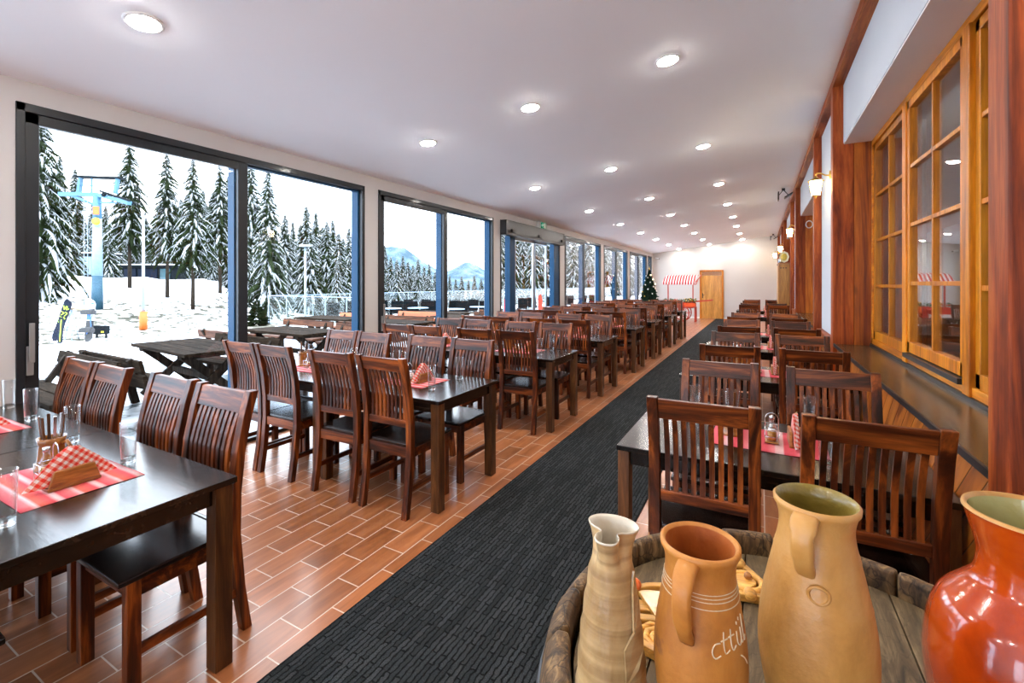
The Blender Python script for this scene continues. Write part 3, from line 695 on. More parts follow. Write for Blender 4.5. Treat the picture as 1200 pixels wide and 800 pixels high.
# ------------------------------------------------------------------ ceiling lights
rows_y = [-1.3, 1.305, 3.90, 6.57, 9.20, 11.64, 13.92, 16.22, 18.7, 21.2]
cols_x = [-3.17, -1.93, -.67]
tilt = math.atan(.123)
lamp0 = None
for ci, x in enumerate(cols_x):
    for ri, y in enumerate(rows_y):
        lab = 'round recessed ceiling light, %s row from the viewer, %s column from the windows' % (ORD[max(ri, 1)] if ri else 'overhead', ORD[ci + 1])
        if lamp0 is None:
            lamp0 = thing('ceiling_light', lab, 'ceiling light', group='recessed ceiling lights')
            f = MB(); f.lathe([(.078, -.002), (.082, -.012), (.098, -.008), (.100, .0), (.078, .0)], 28); f.build('trim_ring', 'white_plastic', lamp0)
            f = MB(); f.lathe([(.0005, -.026), (.03, -.0245), (.055, -.019), (.071, -.010), (.078, -.001), (.0005, -.001)], 28, cap0=True, cap1=True); f.build('diffuser', 'lamp_disc', lamp0)
            t = lamp0; t.location = (x, y, zc(x) - .001); t.rotation_euler = (0, -tilt, 0)
        else:
            t = dup(lamp0, (x, y, zc(x) - .001), 0, lab); t.rotation_euler = (0, -tilt, 0)

# wall lanterns
def lantern():
    r = thing('wall_lantern', '', 'lamp', group='brass wall lanterns')
    f = MB(); f.lathe([(.0005, -.01), (.028, -.006), (.034, .0), (.03, .012), (.0005, .016)], 16, fn=lambda rr, z, a: (z * -1, rr * math.cos(a), .07 + rr * 1.7 * math.sin(a)), cap0=True, cap1=True); f.build('backplate', 'brass', r)
    f = MB(); f.tube([(-.01, 0, .07), (-.05, 0, .075), (-.09, 0, .10), (-.125, 0, .105), (-.14, 0, .085)], .008, 8); f.build('arm', 'brass', r)
    f = MB(); f.lathe([(.006, .09), (.012, .075), (.016, .06), (.05, .035), (.085, .018), (.085, .012), (.02, .012)], 6, c=(-.14, 0, 0), smooth=False, cap0=True); f.build('cap', 'brass', r)
    f = MB()
    for k in range(6):
        a = PI / 3 * k; f.bar((-.14 + .066 * math.cos(a), .066 * math.sin(a), .012), (-.14 + .042 * math.cos(a), .042 * math.sin(a), -.15), .007, .007)
    f.lathe([(.0005, -.16), (.045, -.152), (.045, -.146), (.0005, -.146)], 6, c=(-.14, 0, 0), cap0=True, cap1=True); f.tube([(-.14, 0, -.155), (-.14, 0, -.19)], .009, 8, r_end=.003)
    f.build('cage', 'brass', r)
    f = MB(); f.lathe([(.060, .010), (.040, -.145)], 6, c=(-.14, 0, 0), smooth=False); f.build('glass_shade', 'lantern_glow', r)
    f = MB(); f.ball((-.14, 0, -.055), .036, 14, 1.3); f.build('bulb', 'lantern_bulb', r)
    return r
ln = lantern()
LAN = [(XW, 6.32, 2.72, 'lit brass wall lantern on white plaster beside the second large post'), (XW, 11.65, 2.72, 'lit brass wall lantern above the tall pine cabinet, nearer of the middle two'),
       (XW, 17.0, 2.72, 'lit brass wall lantern above the plate on the cabinet'), (XW, .97, 2.72, 'lit brass wall lantern beside the viewer'), (XW, -4.3, 2.72, 'lit brass wall lantern behind the viewer'), (XW - .06, 20.9, 2.72, 'small lit brass lantern farthest away, by the end wall')]
for i, (x, y, z, lab) in enumerate(LAN):
    if i == 0: ln.location = (x, y, z); ln['label'] = lab
    else: dup(ln, (x, y, z), 0, lab)
# floodlights at the beam
fl = None
for (x, y, lab) in ((.42, 10.98, 'black twin floodlight under the ceiling beam, nearer one'), (.45, 20.95, 'black twin floodlight under the ceiling beam near the end wall')):
    if fl is None:
        fl = thing('floodlight', lab, 'lamp', (x, y, zc(x)), group='black ceiling floodlights')
        f = MB(); f.box(-.03, .03, -.03, .03, -.05, -.004); f.build('bracket', 'black_plastic', fl)
        for s in (-1, 1):
            mt = Matrix.Translation((s * .09, 0, -.16)) @ Matrix.Rotation(s * .5 + .5, 4, 'Y')
            f = MB(); f.box(-.012, .012, -.11, .11, -.085, .085, mt); f.build('lamp_head', 'black_plastic', fl, bevel=.004)
            f = MB(); f.bar((0, 0, -.03), (s * .09, 0, -.15), .015, .015); f.build('strut', 'black_plastic', fl)
    else: dup(fl, (x, y, zc(x)), 0, lab)
# camera dome / speaker in the far left corner
r = thing('security_camera', 'small white camera high in the far corner by the last window', 'camera', (-4.25, YE, 2.74))
f = MB(); f.bar((0, 0, 0), (0, -.08, -.02), .03, .03); f.build('bracket', 'white_plastic', r)
f = MB(); f.tube([(0, -.05, -.03), (.16, -.16, -.06)], .032, 10); f.build('body', 'white_plastic', r); f = MB(); f.tube([(.16, -.16, -.06), (.175, -.17, -.063)], .026, 10); f.build('lens', 'black_plastic', r)
# white ring on the second bay's far panel
f = MB(); f.tube([(.85 + .055 * math.cos(2 * PI * i / 20), 10.73, 2.72 + .07 * math.sin(2 * PI * i / 20)) for i in range(20)], .009, 6, closed=True)
tag(f.build('hanging_ring', 'white_plastic'), 'small white ring hanging on the timber panel of the second window bay', 'ring')

# ------------------------------------------------------------------ dining chairs
def back_y(z):
    P_ = [(0, -.245), (.2, -.215), (.44, -.195), (.62, -.197), (.8, -.215), (.95, -.245), (1.06, -.275)]
    for (z0, y0), (z1, y1) in zip(P_, P_[1:]):
        if z <= z1: return y0 + (y1 - y0) * (z - z0) / (z1 - z0)
    return P_[-1][1]
def make_chair():
    r = thing('dining_chair', '', 'chair')
    zs = [0, .1, .2, .32, .44, .53, .62, .71, .8, .88, .95, 1.01, 1.06]
    for s in (-1, 1):
        f = MB(); x = s * .197; f.sweep([(back_y(z), z) for z in zs], x - .0225, x + .0225, .040); f.build('back_leg', 'chair_wood_Z', r, bevel=.003)
        f = MB(); f.box(s * .195 - .0225, s * .195 + .0225, .155, .20, 0, .452); f.build('front_leg', 'chair_wood_Z', r, bevel=.003)
        f = MB(); f.bar((s * .195, .16, .18), (s * .197, back_y(.2) + .015, .18), .022, .035); f.build('stretcher', 'chair_wood_Y', r, bevel=.002)
    f = MB(); f.sweep([(back_y(z) + .002, z) for z in (.962, .99, 1.02, 1.052)], -.175, .175, .024); f.build('top_rail', 'chair_wood_X', r, bevel=.003)
    f = MB(); f.sweep([(back_y(z) + .002, z) for z in (.585, .632)], -.175, .175, .024); f.build('lower_rail', 'chair_wood_X', r, bevel=.003)
    f = MB()
    for i in range(9):
        x = (i - 4) * .0362
        f.sweep([(back_y(z) + .004 + .016 * math.sin(PI * (z - .62) / .35) - .004, z) for z in (.625, .68, .74, .8, .86, .92, .968)], x - .0105, x + .0105, .011)
    f.build('back_slats', 'chair_wood_Z', r)
    f = MB(); f.box(-.222, .222, -.172, .228, .452, .474); f.box(-.173, .173, -.195, -.172, .452, .474); f.build('seat', SEAT, r, bevel=.005)
    f = MB(); f.box(-.173, .173, .165, .187, .385, .452); f.box(-.173, .173, -.208, -.186, .385, .452)
    for s in (-1, 1): f.box(s * .195 - .011, s * .195 + .011, -.178, .156, .385, .452)
    f.build('seat_frame', 'chair_wood_X', r, bevel=.002)
    return r
CH = make_chair(); ch_used = [False]
def chair(x, y, rz, label, group):
    rz += random.uniform(-.025, .025); y += random.uniform(-.012, .012)
    if not ch_used[0]:
        ch_used[0] = True; CH.location = (x, y, .0); CH.rotation_euler = (0, 0, rz); CH['label'] = label; CH['group'] = group; return CH
    return dup(CH, (x, y, 0), rz, label, group)
def make_table(lx=.553, lw=.034):
    r = thing('dining_table', '', 'table')
    f = MB(); f.box(-.598, .598, -.39, .39, .735, .76); f.build('tabletop', 'table_wood_X', r, bevel=.003)
    f = MB(); f.box(-.54, .54, -.355, -.333, .665, .735); f.box(-.54, .54, .333, .355, .665, .735); f.box(-.565, -.543, -.33, .33, .665, .735); f.box(.543, .565, -.33, .33, .665, .735)
    f.build('apron', 'table_wood_X', r)
    for sx in (-1, 1):
        for sy in (-1, 1):
            f = MB(); f.box(sx * lx - lw, sx * lx + lw, sy * .343 - .034, sy * .343 + .034, 0, .735); f.build('leg', 'table_leg_wood', r, bevel=.003)
    return r
TB = make_table(); tb_used = [False]; TW = make_table(.567, .026); tw_used = [False]
def wide_table(x, y, label, group):
    if not tw_used[0]:
        tw_used[0] = True; TW.location = (x, y, 0); TW['label'] = label; TW['group'] = group; return TW
    return dup(TW, (x, y, 0), 0, label, group)
def table(x, y, label, group):
    if not tb_used[0]:
        tb_used[0] = True; TB.location = (x, y, 0); TB['label'] = label; TB['group'] = group; return TB
    return dup(TB, (x, y, 0), 0, label, group)

# tableware prototypes
class Proto:
    def __init__(s, make): s.make = make; s.o = None
    def __call__(s, loc, rz, label, group):
        if s.o is None:
            s.o = s.make(); o = s.o; o.location = loc; o.rotation_euler = (0, 0, rz); o['label'] = label; o['group'] = group; return o
        return dup(s.o, loc, rz, label, group)
def mk_mat(mat):
    def go():
        f = MB(); nx, ny = 10, 6; g = {}
        for i in range(nx + 1):
            for j in range(ny + 1):
                x, y = -.25 + .5 * i / nx, -.18 + .36 * j / ny
                g[i, j] = f.bm.verts.new((x, y, .0016 + .0011 * math.sin(i * 1.7 + j)))
        for i in range(nx):
            for j in range(ny): f.bm.faces.new((g[i, j], g[i + 1, j], g[i + 1, j + 1], g[i, j + 1])).smooth = True
        o = f.build('placemat', mat, fix=False)
        sl = o.modifiers.new('cloth_thickness', 'SOLIDIFY'); sl.thickness = .0012; sl.offset = 0
        return tag(o, '', 'placemat')
    return go
MAT_A, MAT_B = Proto(mk_mat('mat_stripes')), Proto(mk_mat('mat_stripes_cross'))
def mk_glass():
    r = thing('drinking_glass', '', 'glass')
    f = MB(); f.lathe([(.0265, .022), (.0285, .07), (.0315, .178), (.0312, .180), (.0295, .180), (.027, .07), (.0245, .024)], 22); f.build('tumbler_wall', 'tumbler_glass', r)
    f = MB(); f.lathe([(.0005, 0), (.024, 0), (.0262, .004), (.0266, .022), (.0245, .024), (.0005, .025)], 22, cap0=True, cap1=True); f.build('glass_base', 'base_glass', r)
    return r
GLS = Proto(mk_glass)
def mk_pot():
    r = thing('cutlery_pot', '', 'pot')
    f = MB(); f.lathe([(.0005, .0), (.054, .0), (.056, .008), (.052, .014), (.047, .03), (.042, .10), (.043, .108), (.046, .112), (.045, .118), (.048, .135), (.044, .135), (.040, .115), (.038, .03), (.0005, .02)], 26, cap0=True, cap1=True); f.build('pot_body', 'honey_glaze', r)
    f = MB(); f.tube([(.047, 0, .110), (.066, 0, .118), (.078, 0, .098), (.074, 0, .07), (.060, 0, .048), (.0485, 0, .042)], .0075, 8); f.build('handle', 'honey_glaze', r)
    return r
POT = Proto(mk_pot)
def mk_cutlery(fork):
    def go():
        r = thing('table_fork' if fork else 'table_knife', '', 'fork' if fork else 'knife')
        f = MB(); f.sweep([(0, .09), (.002, .14), (.0, .205)], -.0055, .0055, .005); f.build('handle', 'table_leg_wood' if not fork else 'steel', r, bevel=.0015)
        f = MB(); f.sweep([(0, .09), (0, .06), (.003, .03), (.004, .0)], -.008, .008, .002)
        f.build('tines' if fork else 'blade', 'chrome', r)
        return r
    return go
FORK, KNIFE = Proto(mk_cutlery(True)), Proto(mk_cutlery(False))
def mk_holder():
    r = thing('napkin_holder', '', 'napkin holder')
    for s in (-1, 1):
        f = MB(); f.prism([(-.078, .012), (.078, .012), (.06, .072), (-.06, .072)], lambda a, b, d: (d, a, b), s * .022 - .007, s * .022 + .007); f.build('side_board', 'holder_wood', r, bevel=.004)
    f = MB(); f.box(-.03, .03, -.08, .08, 0, .0125); f.build('base', 'holder_wood', r, bevel=.003)
    return r
HOLD = Proto(mk_holder)
def mk_napkin():
    f = MB()
    for k in range(5):
        d = (k - 2) * .005; sh = (k - 2) * .007
        f.prism([(-.125 + sh, .045), (.125 + sh, .045), (.07 + sh, .108), (.004 + sh, .165), (-.03 + sh, .145)], lambda a, b, q: (q, a, b - .0148 - abs(a) * .12), d - .0018, d + .0018)
    o = f.build('napkin_stack', 'gingham'); return tag(o, '', 'napkins')
NAP = Proto(mk_napkin)
def mk_caddy():
    r = thing('condiment_caddy', '', 'caddy')
    f = MB(); f.box(-.055, .055, -.03, .03, .004, .010); f.build('tray', 'holder_wood', r, bevel=.002)
    f = MB()
    f.tube([(0, -.029, .01), (0, -.029, .115), (0, -.018, .135), (0, 0, .142), (0, .018, .135), (0, .029, .115), (0, .029, .01)], .0020, 6)
    for z in (.035, .07): f.tube([(-.055, -.03, z), (.055, -.03, z), (.055, .03, z), (-.055, .03, z)], .0018, 6, closed=True)
    for sx in (-1, 1):
        for sy in (-1, 1): f.tube([(sx * .055, sy * .03, .0), (sx * .055, sy * .03, .07)], .0018, 6)
    f.build('wire_frame', 'chrome', r); return r
CAD = Proto(mk_caddy)
def mk_bottle():
    r = thing('oil_bottle', '', 'bottle')
    f = MB(); f.lathe([(.0005, 0), (.021, 0), (.0225, .004), (.0225, .065), (.016, .078), (.0105, .09), (.0105, .108), (.0095, .108), (.0095, .09)], 16, cap0=True); f.build('bottle_glass', 'tumbler_glass', r)
    f = MB(); f.lathe([(.0005, .003), (.0195, .004), (.0195, .045), (.0005, .045)], 16, cap0=True, cap1=True); f.build('oil', 'amber_oil', r)
    f = MB(); f.lathe([(.0005, .104), (.0118, .104), (.0118, .122), (.0005, .124)], 14, cap0=True, cap1=True); f.build('stopper', 'steel', r)
    return r
BOT = Proto(mk_bottle)
def mk_shaker():
    r = thing('salt_shaker', '', 'shaker')
    f = MB(); f.lathe([(.0005, 0), (.0175, 0), (.0185, .01), (.0145, .05), (.0005, .05)], 14, cap0=True, cap1=True); f.build('shaker_body', 'white_plastic', r)
    f = MB(); f.lathe([(.0155, .05), (.0155, .062), (.0005, .068)], 14, cap1=True); f.build('shaker_cap', 'steel', r); return r
SHK = Proto(mk_shaker)

def setting(cx, cy, where, full=True, mat=None, glasses=None, flip=1, dx=0., holder_dx=.11, cdx=-.02):
    z = .7605
    mat = mat or MAT_A
    mat((cx + dx, cy + .03, z), random.uniform(-.03, .03), 'pink and red striped placemat on the ' + where, 'striped placemats')
    zz = z + .0036
    POT((cx + dx - .165 * flip, cy + .05, zz), .5, 'brown glazed cutlery pot on the ' + where, 'brown cutlery pots')
    HOLD((cx + dx + holder_dx * flip, cy + .03, zz), 0.03, 'wooden napkin holder on the ' + where, 'wooden napkin holders')
    NAP((cx + dx + holder_dx * flip, cy + .03, zz), 0.03, 'red gingham napkins in the holder on the ' + where, 'gingham napkins')
    if full:
        for k in range(6):
            ph = k * PI / 3 + .5 + .52 - PI / 2; ax, ay = -.019 * math.sin(ph), .019 * math.cos(ph)
            P_ = FORK if k % 2 else KNIFE
            o = P_((cx + dx - .165 * flip + ax, cy + .05 + ay, zz + .0225), k * 1.1, '%s standing in the cutlery pot on the %s' % ('steel fork' if k % 2 else 'steel knife', where), 'cutlery in the pots')
            o.rotation_euler = (-.105, 0, ph)
        CAD((cx + dx + cdx * flip, cy + .02, zz), 1.57, 'small wire condiment caddy on the ' + where, 'wire condiment caddies')
        BOT((cx + dx + cdx * flip, cy - .007, zz + .0105), 0, 'glass oil bottle in the caddy on the ' + where, 'oil bottles')
        SHK((cx + dx + cdx * flip, cy + .047, zz + .0105), 0, 'white salt shaker in the caddy on the ' + where, 'salt shakers')
    for gx, gy, lab in (glasses or ((.30, .26, 'back aisle-side'), (-.32, .25, 'back window-side'), (.30, -.26, 'front aisle-side'), (-.32, -.25, 'front window-side'))):
        GLS((cx + gx, cy + gy, z), random.uniform(0, 3), 'empty tumbler, %s, on the %s' % (lab, where), 'tumblers on the tables')

LROWS = [.32, 2.43, 4.32, 6.03, 7.90, 9.55, 11.47, 13.30]
LCH = [(-2.24, 'aisle end'), (-2.745, 'second from the aisle'), (-3.415, 'third from the aisle'), (-3.87, 'window end')]
for i, y in enumerate(LROWS):
    cy = y + .39; rn = ORD[i + 1]
    table(-2.482, cy, 'dark wooden dining table at the aisle end of the %s window-side row' % rn, 'window-side dining tables')
    table(-3.682, cy, 'dark wooden dining table at the window end of the %s window-side row' % rn, 'window-side dining tables')
    for x, nm in LCH:
        if i == 0:
            x_n = x
        chair(x, y + (.11 if i else -.06), 0, 'slatted brown chair, %s, with its back to us, %s window-side row' % (nm, rn), 'window-side dining chairs')
        chair(x, y + .78 - .11, PI, 'slatted brown chair, %s, facing us, %s window-side row' % (nm, rn), 'window-side dining chairs')
    if i == 0:
        setting(-2.48, cy, 'aisle table, first window-side row', glasses=((.036, .239, 'far middle'), (-.53, .23, 'far window-side'), (.315, -.20, 'near aisle-side')))
        setting(-3.72, cy, 'window table, first window-side row', glasses=((.015, .265, 'far middle'), (-.464, .292, 'far window-side')), dx=-.03)
    else:
        setting(-2.48, cy, 'aisle table, %s window-side row' % rn, full=i < 4, glasses=((.33, -.13, 'near aisle-side'), (-.30, .25, 'far window-side'), (.30, .27, 'far aisle-side')))
        setting(-3.68, cy, 'window table, %s window-side row' % rn, full=i < 3, glasses=((.30, .25, 'far aisle-side'), (-.30, .24, 'far window-side')))
RROWS = [2.20, 4.16, 5.98, 7.66, 12.05, 14.75]
for i, y in enumerate(RROWS):
    cy = y + .39; rn = ORD[i + 1]
    tt = wide_table(0.012, cy, 'dark wooden dining table, %s along the timber wall' % rn, 'timber-wall dining tables'); tt.scale = (1.057, 1, 1)
    for x, nm in ((-.222, 'aisle side'), (.350, 'wall side')):
        chair(x, y + .11, 0, 'slatted brown chair, %s, with its back to us at the %s timber-wall table' % (nm, rn), 'timber-wall dining chairs')
        chair(x, y + .78 - .11, PI, 'slatted brown chair, %s, facing us at the %s timber-wall table' % (nm, rn), 'timber-wall dining chairs')
    if i == 0:
        setting(.03, cy, 'first timber-wall table', mat=MAT_B, glasses=((-.375, .335, 'far aisle-side'), (.20, .335, 'far wall-side'), (.22, -.22, 'near wall-side')), holder_dx=.12, cdx=.02)
    else:
        setting(.0, cy, '%s timber-wall table' % rn, full=i < 3, mat=MAT_B, glasses=((-.33, .25, 'far aisle-side'), (.26, .25, 'far wall-side')))

# ------------------------------------------------------------------ barrel with jugs (foreground)
BX, BY, BZ = .084, .853, .95
br = thing('wooden_barrel', 'old weathered wooden barrel used as a stand in front of the viewer', 'barrel', (BX, BY, 0))
def brad(z): return .424 + .055 * (1 - ((z - .475) / .475) ** 2)
ns = 22
for k in range(ns):
    a0, a1 = 2 * PI * k / ns + .004, 2 * PI * (k + 1) / ns - .004
    f = MB(); zs = [0, .12, .3, .475, .65, .8, .88, .925, .942, BZ + random.uniform(-.004, .003)]
    rr0 = random.uniform(-.003, .003); g = []
    na = 5
    for z in zs:
        row = []
        for j in range(na + 1):
            a = a0 + (a1 - a0) * j / na; ro = brad(z) + rr0; ri = ro - .042
            if z > .93: ro -= (z - .925) * .5 + mnoise.noise((a * 9, z * 20, k)) * .003; ri += (z - .925) * .35
            row.append((f.bm.verts.new((ro * math.cos(a), ro * math.sin(a), z + (mnoise.noise((a * 14, 3.1, k)) * .004 if z > .93 else 0))), f.bm.verts.new((ri * math.cos(a), ri * math.sin(a), z + (mnoise.noise((a * 12, 7.7, k)) * .004 if z > .93 else 0)))))
        g.append(row)
    for i in range(len(zs) - 1):
        for j in range(na):
            f.bm.faces.new((g[i][j][0], g[i][j + 1][0], g[i + 1][j + 1][0], g[i + 1][j][0])).smooth = True
            f.bm.faces.new((g[i][j][1], g[i + 1][j][1], g[i + 1][j + 1][1], g[i][j + 1][1])).smooth = True
        f.bm.faces.new((g[i][0][0], g[i + 1][0][0], g[i + 1][0][1], g[i][0][1])); f.bm.faces.new((g[i][na][0], g[i][na][1], g[i + 1][na][1], g[i + 1][na][0]))
    for j in range(na):
        f.bm.faces.new((g[-1][j][0], g[-1][j + 1][0], g[-1][j + 1][1], g[-1][j][1])); f.bm.faces.new((g[0][j][0], g[0][j][1], g[0][j + 1][1], g[0][j + 1][0]))
    f.build('stave', 'barrel_stave', br, bevel=.009)
HZ = .905
HR = .383
cuts = [-HR, -.25, -.115, .02, .15, .27, HR]
for k in range(6):
    x0, x1 = cuts[k] + .0015, cuts[k + 1] - .0015; pts = []
    for t in range(13):
        x = x0 + (x1 - x0) * t / 12; pts.append((x, math.sqrt(max(0, HR * HR - x * x))))
    pts = [p for p in pts]
    poly = pts + [(x, -y) for x, y in pts[::-1]]
    # drop coincident rim points
    q = [];
    for p in poly:
        if not q or (abs(p[0] - q[-1][0]) + abs(p[1] - q[-1][1])) > 1e-4: q.append(p)
    if (abs(q[0][0] - q[-1][0]) + abs(q[0][1] - q[-1][1])) < 1e-4: q.pop()
    f = MB(); f.prism(q, lambda a, b, d: (a, b, d), HZ - .03, HZ); f.build('head_board', 'barrel_head', br, rz=0)
for z in (.10, .24, .70, .86):
    f = MB(); f.lathe([(brad(z - .02) + .001, z - .02), (brad(z - .02) + .005, z - .02), (brad(z + .02) + .005, z + .02), (brad(z + .02) + .001, z + .02)], 48); f.build('hoop', 'grey_metal', br)

HB = HZ + .0008
def jug(name, label, x, y):
    return thing(name, label, 'jug', (x, y, HB), group=None)
def smooth_pts(P_, n=4):
    out = []
    for i in range(len(P_) - 1):
        p0, p1, p2, p3 = [Vector(P_[max(0, min(len(P_) - 1, i + d))]) for d in (-1, 0, 1, 2)]
        for k in range(n):
            t = k / n
            out.append(.5 * ((2 * p1) + (p2 - p0) * t + (2 * p0 - 5 * p1 + 4 * p2 - p3) * t * t + (-p0 + 3 * p1 - 3 * p2 + p3) * t ** 3))
    out.append(Vector(P_[-1])); return out
# cream trefoil pitcher
jr = jug('trefoil_pitcher', 'tall cream glazed pitcher with pinched three-lobed mouth on the barrel, leftmost jug', -.197, .673)
hgt = 1.18 - HB
out_p = [(.049, 0), (.053, .004), (.054, .012), (.051, .02), (.0535, .026)]
for i in range(1, 15):
    z = .03 + (hgt - .075) * i / 14; t = i / 14
    out_p.append((.0535 - .0225 * t + .0012 * math.sin(i * 2.1) + .003 * math.sin(PI * t), z))
out_p += [(.0292, hgt - .034), (.0298, hgt - .022), (.0335, hgt - .008), (.0372, hgt)]
in_p = [(.0338, hgt + .001), (.031, hgt - .006), (.0275, hgt - .022), (.0272, hgt - .04), (.030, hgt - .10), (.04, .10), (.044, .02), (.0005, .012)]
SP = math.radians(-86)   # direction of the spout (towards the viewer)
TREF = smooth_pts([(1.30, 0, 0), (1.20, .30, .25), (.95, .46, .45), (.66, .45, .65), (.42, .33, .85), (.25, .44, 1.05), (.12, .70, 1.25), (-.10, .93, 1.5), (-.45, 1.03, 1.9), (-.82, .80, 2.4), (-1.02, .40, 2.8), (-1.08, 0, PI)], 6)
def trefoil(r, z, a):
    k = max(0, min(1, (z - (hgt - .065)) / .065)); k = k * k * (3 - 2 * k)
    d = math.atan2(math.sin(a - SP), math.cos(a - SP)); ad = abs(d); sx, sy = math.cos(ad), math.sin(ad)
    for p, q in zip(TREF, TREF[1:]):
        if p.z <= ad <= q.z + 1e-6:
            t = (ad - p.z) / max(1e-6, q.z - p.z); sx += (p.x + (q.x - p.x) * t - sx) * k; sy += (p.y + (q.y - p.y) * t - sy) * k; break
    sy = math.copysign(sy, d); c_, s_ = math.cos(SP), math.sin(SP)
    return (r * (sx * c_ - sy * s_), r * (sx * s_ + sy * c_), z)
f = MB(); f.lathe(out_p, 120, fn=trefoil, cap0=True); f.build('pitcher_body', 'cream_glaze', jr)
f = MB(); f.lathe([out_p[-1], (.0377, hgt + .0015), (.0368, hgt + .003)] + in_p, 120, fn=trefoil, cap1=True); f.build('pitcher_inside', 'pale_glaze', jr)
f = MB()
def on_body(a, z, off=.001):
    t = max(0, min(1, (z - .03) / (hgt - .075))); r = .0535 - .0225 * t + .003 * math.sin(PI * t) + off
    return (r * math.cos(a), r * math.sin(a), z)
A0 = math.radians(-35)
# folded leaf appliqué on the right-hand side
for poly in ([(-.30, .130), (.10, .150), (.42, .185), (.40, .12), (.12, .10), (-.28, .085)], [(.05, .150), (.22, .205), (.45, .225), (.42, .16)]):
    A = [f.bm.verts.new(on_body(A0 + p, q, .0015)) for p, q in poly]; B = [f.bm.verts.new(on_body(A0 + p, q, .0050)) for p, q in poly]
    n = len(poly)
    for i in range(n): f.bm.faces.new((A[i], A[(i + 1) % n], B[(i + 1) % n], B[i]))
    f.bm.faces.new(A[::-1]); f.bm.faces.new(B)
f.build('leaf_relief', 'cream_glaze', jr)
# terracotta jug with strap handle
def handle_strip(f, pts, w, t, side):
    """flat strap along pts; side = horizontal unit vector across the strap"""
    side = Vector(side); rings = []
    for i, p in enumerate(pts):
        p = Vector(p); d = (Vector(pts[min(i + 1, len(pts) - 1)]) - Vector(pts[max(i - 1, 0)])).normalized(); nrm = d.cross(side).normalized()
        ww = w[i] if isinstance(w, (list, tuple)) else w
        ring = []
        for k in range(12):
            a = 2 * PI * k / 12; c_, s_ = math.cos(a), math.sin(a)
            ring.append(f.bm.verts.new(p + side * (ww / 2 * math.copysign(abs(c_) ** .6, c_)) + nrm * (t / 2 * math.copysign(abs(s_) ** .8, s_))))
        rings.append(ring)
    for a, b in zip(rings, rings[1:]):
        for k in range(12): f.bm.faces.new((a[k], a[(k + 1) % 12], b[(k + 1) % 12], b[k])).smooth = True
    f.bm.faces.new(rings[0][::-1]); f.bm.faces.new(rings[-1])
def spl(prof, n=4): return [(max(.0005, p[0]), p[1]) for p in smooth_pts([(r, z, 0) for r, z in prof], n)]
jr = jug('clay_jug', 'orange terracotta jug with strap handle and scribbled white lettering on the barrel', -.076, .698)
hgt = 1.18 - HB
T_OUT = spl([(.046, 0), (.051, .012), (.058, .06), (.0625, .11), (.060, .155), (.053, .20), (.0472, .235), (.0475, .255), (.051, hgt - .008)])
f = MB(); f.lathe(T_OUT + [(.0535, hgt - .003), (.0535, hgt + .003), (.050, hgt + .005), (.046, hgt)], 56, cap0=True); body = f.build('jug_body', 'terracotta', jr)
f = MB(); f.lathe([(.0462, hgt + .0005), (.044, hgt - .012), (.043, hgt - .04), (.050, .18), (.057, .11), (.05, .03), (.0005, .02)], 56, cap1=True); f.build('jug_inside', 'terracotta_inside', jr)
def rad_of(prof, z):
    for (r0, z0), (r1, z1) in zip(prof, prof[1:]):
        if z0 <= z <= z1: return r0 + (r1 - r0) * (z - z0) / max(1e-6, z1 - z0)
    return prof[-1][0]
HA = math.radians(-100)
dx_, dy_ = math.cos(HA), math.sin(HA)
f = MB(); handle_strip(f, smooth_pts([(dx_ * r, dy_ * r, z) for r, z in ((.048, hgt - .006), (.064, hgt - .010), (.077, hgt - .028), (.0785, hgt - .052), (.071, hgt - .080), (.056, hgt - .104))]), [.028] * 8 + [.025] * 8 + [.021] * 5, .012, (-dy_, dx_, 0)); f.build('handle', 'terracotta', jr)
f = MB()
for z in (.2215, .226, .2305, .213):
    f.lathe([(rad_of(T_OUT, z) - .001, z - .0012), (rad_of(T_OUT, z) + .0009, z), (rad_of(T_OUT, z) - .001, z + .0012)], 48)
f.build('slip_rings', 'jug_scribble', jr)
f = MB()
SA = math.radians(-69)
def scr(pts, r=.00085):
    P3 = []
    for p, q in pts:
        q *= .9; z = .158 + q; rr = rad_of(T_OUT, z) + .0004; a = SA + p / .0625
        P3.append((rr * math.cos(a), rr * math.sin(a), z))
    f.tube(smooth_pts(P3, 3), r, 6)
scr([(.012, .020), (.004, .018), (.0, .008), (.004, .0), (.012, .004)])
scr([(.018, .034), (.017, .018), (.019, .006), (.026, .010)]); scr([(.013, .022), (.024, .025)])
scr([(.030, .036), (.029, .018), (.032, .008), (.038, .013)]); scr([(.025, .026), (.036, .028)])
scr([(.042, .030), (.042, .016), (.047, .010), (.052, .018), (.052, .032)]); scr([(.052, .032), (.052, .012), (.057, .012)])
scr([(.060, .046), (.059, .02), (.061, .010), (.066, .015)])
scr([(.044, .038), (.0445, .042)]); scr([(.050, .042), (.0505, .046)]); scr([(.046, -.004), (.055, -.012), (.062, -.024)])
f.build('lettering', 'jug_scribble', jr)
